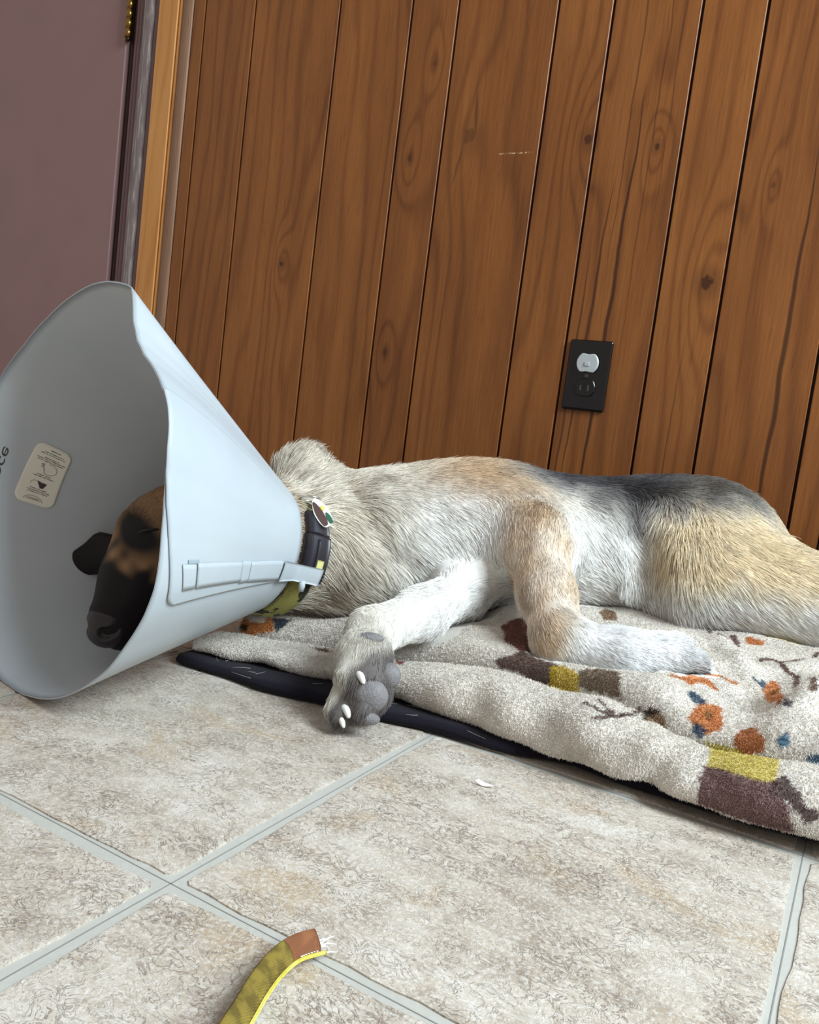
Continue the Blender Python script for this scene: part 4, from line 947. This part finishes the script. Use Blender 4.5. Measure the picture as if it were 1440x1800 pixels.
V, F = tube([(-.5845, .5405, .1505), (-.580, .5435, .1535), (-.574, .549, .1555), (-.569, .556, .1555)], [.0006, .0013, .0013, .0006], 8); dogpart(obj('eyelid', mesh('eyelid', V, F), M_LID, None, True))
VD = np.array([.464, -.834, .30])
PADS = [(np.array(p)-VD*o, r) for p, o, r in (((-.358, .642, .052), .0062, (.0120, .0100, .0125)), ((-.359, .615, .039), .0085, (.0165, .0130, .0155)), ((-.382, .644, .082), .0030, (.012, .006, .005)), ((-.355, .608, .021), .003, (.012, .006, .006)))]
for c, r in PADS:
    def pb(Fd, c=c, r=r): Fd.ell(c, r, [(.86, .5, 0), (-.5, .86, 0), (0, 0, 1)], .004)
    small_field('paw_pad', np.array(c)-.019, np.array(c)+.019, .001, pb, M_PAD)
def claw(a, b, r=.0042, parent=None, mat=None):
    a, b = np.array(a), np.array(b); m = (a+b)/2+np.array([0, 0, .0015])
    V, F = tube(catmull([a, m, b], 7), [r, r, r*.97, r*.9, r*.8, r*.62, r*.35], 10); dogpart(obj('claw', mesh('claw', V, F), mat or M_CLAW, None, True), parent)
for p_, r_ in (((-.371, .616, .053), .0036), ((-.374, .603, .024), .0037), ((-.375, .598, .016), .0031)):
    p_ = np.array(p_); claw(p_-VD*.005+np.array([-.003, 0, .002]), p_+VD*.004+np.array([.004, 0, -.005]), r_)
M_DCLAW = plain('dark_claw', (60, 54, 54), .35)
for a, b in (((-.130, .856, .087), (-.118, .864, .081)), ((-.126, .850, .082), (-.113, .856, .076)), ((-.124, .842, .079), (-.111, .845, .074))): claw(a, b, .0034, None, M_DCLAW)

# ------------------------------------------------------------------ collar
CR_ = .0705
def col_pt(th, w, off=0.0):
    th = np.radians(np.asarray(th, float))[..., None]; w = np.asarray(w, float)[..., None]; off = np.asarray(off, float)[..., None]
    return CN+cb*w+(CR_+off)*(np.cos(th)*nu_+np.sin(th)*nv_)
def collar_material():
    s = NT('olive_webbing'); o = s.pos(); f = s.noise(o, 1200, 2); g = s.noise(o, 70, 2)
    c = s.mix(f, L4(122, 118, 52), L4(168, 164, 92)); c = s.mix(s.rng(g, .56, .60), c, L4(34, 34, 20)); return s.bsdf(c, .85, s.bump(f, .5, .0006))
M_COLLAR = collar_material()
def ring_sheet(name, th, w0, w1, off, thick, mat, parent, closed=False, nw=5, bul=0.0):
    A, B = np.meshgrid(th, np.linspace(0, 1, nw), indexing='ij'); W = w0+(w1-w0)*B; bb = bul*np.sin(PI*B)
    O = col_pt(A, W, off+thick/2+bb); I = col_pt(A, W, off-thick/2); nu, nv = A.shape; n = nu*nv; F1 = grid_faces(nu, nv, closed)
    idx = np.arange(n).reshape(nu, nv)
    if closed:
        Fr = []
        for jx in (0, nv-1):
            r = idx[:, jx]; Fr.append(np.stack([r, np.roll(r, -1), np.roll(r, -1)+n, r+n], 1))
        Fr = np.concatenate(Fr)
    else:
        rim = np.concatenate([idx[:, 0], idx[-1, 1:], idx[::-1, -1][1:], idx[0, ::-1][1:-1]]); Fr = np.stack([rim, np.roll(rim, -1), np.roll(rim, -1)+n, rim+n], 1)
    return obj(name, qmesh(name, np.concatenate([O.reshape(-1, 3), I.reshape(-1, 3)]), np.concatenate([F1, F1[:, ::-1]+n, Fr])), mat, parent, True)
collar = empty('dog_collar'); tag(collar, 'olive patterned dog collar with a black plastic buckle and green tag on the neck', 'collar')
band = ring_sheet('collar_band', np.linspace(0, 360, 96, endpoint=False), .006, .034, 0.0, .0022, M_COLLAR, collar, True)
M_BUCKLE = plain('black_buckle_plastic', (38, 34, 42), .35, var=.08)
bk = ring_sheet('buckle', np.linspace(-14, 24, 20), .004, .037, .0045, .007, M_BUCKLE, collar, bul=.002)
ring_sheet('buckle_prong', np.linspace(24.6, 44, 14), .006, .035, .0045, .0065, M_BUCKLE, collar, bul=.0015)
ring_sheet('buckle_window', np.linspace(-3, 5, 6), .020, .029, .0102, .0010, plain('pale_yellow_web', (206, 200, 130), .8), bk)
ring_sheet('buckle_ridge', np.linspace(-12, 20, 16), .0165, .0185, .0108, .0016, M_BUCKLE, bk)
for q in range(6):
    ring_sheet('grip_dot', np.linspace(-10.5+2.6*(q % 3), -8.8+2.6*(q % 3), 4), .027+.0042*(q//3), .030+.0042*(q//3), .0110, .0016, M_BUCKLE, bk, bul=.0006)
M_STEEL = plain('bright_steel', (214, 214, 210), .2, 1.0, .04)
rc = col_pt(56, .016, .010)
tt = np.linspace(0, 2*PI, 25)[:-1]
e1, e2 = cb, np.array([.7, -.6, .35]); e2 = e2-cb*(e2 @ cb); e2 /= np.linalg.norm(e2)
RV = [rc+.0105*(math.cos(a)*e1+math.sin(a)*e2) for a in tt]; V, F = tube(RV+[RV[0], RV[1]], .0011, 8, False)
obj('tag_ring', mesh('tag_ring', V, F), M_STEEL, collar, True)
# enamel tag: brown, yellow and green fields with a pale metal outline
tagm = {k: plain('tag_'+k, v, .3, .2) for k, v in dict(brown=(74, 48, 44), yellow=(206, 200, 96), green=(24, 84, 62), rim=(222, 224, 216)).items()}
to = np.array(col_pt(40, .020, .0145)); ta = np.array(col_pt(54, .012, .013))-np.array(col_pt(24, .034, .014)); ta /= np.linalg.norm(ta); tn = np.array([.72, -.62, .2]); tn -= ta*(tn @ ta); tn /= np.linalg.norm(tn); tb = np.cross(tn, ta)
def tag_piece(name, P, d0, d1, mat, parent):
    n = len(P); V = [to+ta*a+tb*b+tn*d0 for a, b in P]+[to+ta*a+tb*b+tn*d1 for a, b in P]
    F = [(i, (i+1) % n, n+(i+1) % n, n+i) for i in range(n)]+[tuple(range(n))[::-1], tuple(range(n, 2*n))]
    return obj(name, mesh(name, V, F), mat, parent)
leaf = [(.017*math.cos(a)*(1+.10*math.cos(3*a)), .0082*math.sin(a)) for a in np.linspace(0, 2*PI, 29)[:-1]]
tg = tag_piece('collar_tag', leaf, -.0008, .0008, tagm['rim'], collar)
tag_piece('tag_enamel', [(a*.86-.0004, b*.5+.0026) for a, b in leaf], .0008, .0014, tagm['brown'], tg)
tag_piece('tag_enamel', [(a*.40-.008, b*.30-.0040) for a, b in leaf], .0008, .0014, tagm['green'], tg)
tag_piece('tag_enamel', [(a*.18+.005, b*.26-.0030) for a, b in leaf], .0008, .0014, tagm['yellow'], tg)

# ------------------------------------------------------------------ torn webbing strip on the floor
SP = catmull([(-.2030, .2560, .009), (-.2076, .2672, .010), (-.2119, .2814, .010), (-.2181, .3005, .010), (-.2222, .3184, .0095), (-.2227, .3353, .0085), (-.2175, .3507, .007)], 60)
SP = SP+np.array([.003, -.002, .0005])
Tn = np.gradient(SP, axis=0); Tn /= np.linalg.norm(Tn, axis=1)[:, None]; side = np.cross(Tn, [0, 0, 1]); side /= np.linalg.norm(side, axis=1)[:, None]
tl = math.radians(-46); wd = side*math.cos(tl)+np.array([0, 0, 1])*math.sin(tl); nm = np.cross(wd, Tn); nm *= np.sign(nm[:, 2:3])
def ribbon(name, i0, i1, a0, a1, d0, d1, mat, parent, nw=5):
    q = slice(i0, i1); B = np.linspace(a0, a1, nw); bow = (.0012*(1-(2*np.linspace(0, 1, nw)-1)**2))
    T_ = np.stack([SP[q]+wd[q]*b+nm[q]*(d1+w_) for b, w_ in zip(B, bow)], 1); Bt = np.stack([SP[q]+wd[q]*b+nm[q]*(d0+w_) for b, w_ in zip(B, bow)], 1)
    nu, nv = T_.shape[:2]; n = nu*nv; F1 = grid_faces(nu, nv); idx = np.arange(n).reshape(nu, nv); rim = np.concatenate([idx[:, 0], idx[-1, 1:], idx[::-1, -1][1:], idx[0, ::-1][1:-1]])
    Fr = np.stack([rim, np.roll(rim, -1), np.roll(rim, -1)+n, rim+n], 1)
    V = np.concatenate([T_.reshape(-1, 3), Bt.reshape(-1, 3)]); me = qmesh(name, V, np.concatenate([F1, F1[:, ::-1]+n, Fr])); return obj(name, me, mat, parent, True)
def web(name, a, b):
    s = NT(name); p = s.pos(); w = s.n('ShaderNodeTexWave'); w.wave_type = 'BANDS'; s.set(w, 'Vector', p); s.set(w, 'Scale', 420.0); s.set(w, 'Distortion', .6)
    g = s.noise(p, 110, 2); c = s.mix(s.rng(g, .40, .62), L4(*a), L4(*b)); c = s.mix(s.math('MULTIPLY', w.outputs['Fac'], .25), c, L4(30, 24, 8))
    return s.bsdf(c, .8, s.bump(w.outputs['Fac'], .4, .0004))
strip = empty('torn_webbing_strip', (-.215, .31, 0)); tag(strip, 'torn olive and yellow webbing strip with a brown end lying on the floor tile', 'webbing strip')
hw = .0068
pts_ = [ribbon('webbing', 0, 47, -hw, hw*.72, -.0008, .0008, web('olive_web', (98, 80, 14), (134, 114, 36)), strip),
        ribbon('brown_end', 46, 58, -hw, hw*.72, -.0008, .0009, web('brown_web', (126, 74, 40), (146, 90, 52)), strip),
        ribbon('yellow_edge', 0, 60, hw*.70, hw*.98, -.0016, .0014, web('yellow_web', (210, 194, 70), (226, 212, 104)), strip),
        ribbon('blue_backing', 0, 44, -hw*.6, hw*.85, -.0030, -.0016, web('blue_web', (70, 120, 150), (110, 160, 180)), strip)]
V, F = [], []
for q in range(7):
    a = SP[49+q]+wd[49+q]*hw*.62+nm[49+q]*.0016; v_, f_ = tube([a, a+Tn[49]*.0012+wd[49]*.0003], .00025, 6); F += [tuple(i+len(V) for i in f) for f in f_]; V += v_
pts_.append(obj('stitching', mesh('stitching', V, F), plain('white_thread', (238, 236, 228), .7), strip))
V, F = [], []
for q in range(9):
    a = SP[58]+wd[58]*hw*random.uniform(-.2, .95); e = a+Tn[58]*random.uniform(.003, .008)+np.array([random.uniform(-.002, .002), random.uniform(-.002, .002), random.uniform(-.002, .003)])
    v_, f_ = tube([a, (a+e)/2+np.array([0, 0, .0008]), e], [.0005, .0004, .0001], 6); F += [tuple(i+len(V) for i in f) for f in f_]; V += v_
pts_.append(obj('frayed_threads', mesh('frayed_threads', V, F), bpy.data.materials['white_thread'], strip))
for o in pts_: o.matrix_parent_inverse = Matrix.Translation((.215, -.31, 0))

# ------------------------------------------------------------------ scrap of paper by the blanket
A, B = np.meshgrid(np.linspace(-1, 1, 12), np.linspace(-1, 1, 5), indexing='ij')
PX = np.stack([-.234+.0085*A+.002*B, .604+.0022*B*(1-.6*np.abs(A))+.0015*A, .0018+.0022*A*A+.0008*B], -1)
ps = obj('paper_scrap', qmesh('paper_scrap', PX.reshape(-1, 3), grid_faces(12, 5)), plain('white_paper', (232, 222, 212), .8), None, True)
so = ps.modifiers.new('thickness', 'SOLIDIFY'); so.thickness = .0003
tag(ps, 'tiny torn scrap of white paper on the floor tile in front of the blanket', 'paper scrap')

# ------------------------------------------------------------------ shed hairs on the mat and floor
nh = 26; base = np.stack([RNG.uniform(-.6, -.15, nh), np.zeros(nh), np.zeros(nh)], 1); base[:, 1] = np.interp(base[:, 0], MX, MY)+RNG.uniform(-.004, .03, nh); base[:, 2] = .0128
ang = RNG.uniform(0, 6.28, nh); cur = RNG.uniform(-60, 60, nh); HL = RNG.uniform(.015, .045, nh); pts6 = []
for q in np.linspace(0, 1, 6):
    a = ang+cur*HL*q; base = base+np.stack([np.cos(a), np.sin(a)*.6, .08*np.sin(a*2)], 1)*HL[:, None]/6; pts6.append(base.copy())
sh = hair_object('shed_hair', np.stack(pts6, 1), M_FUR, None, .00007, .00004, np.tile(lin((226, 220, 210)), (nh, 1)), 6); sh.parent = mo; sh['kind'] = 'stuff'
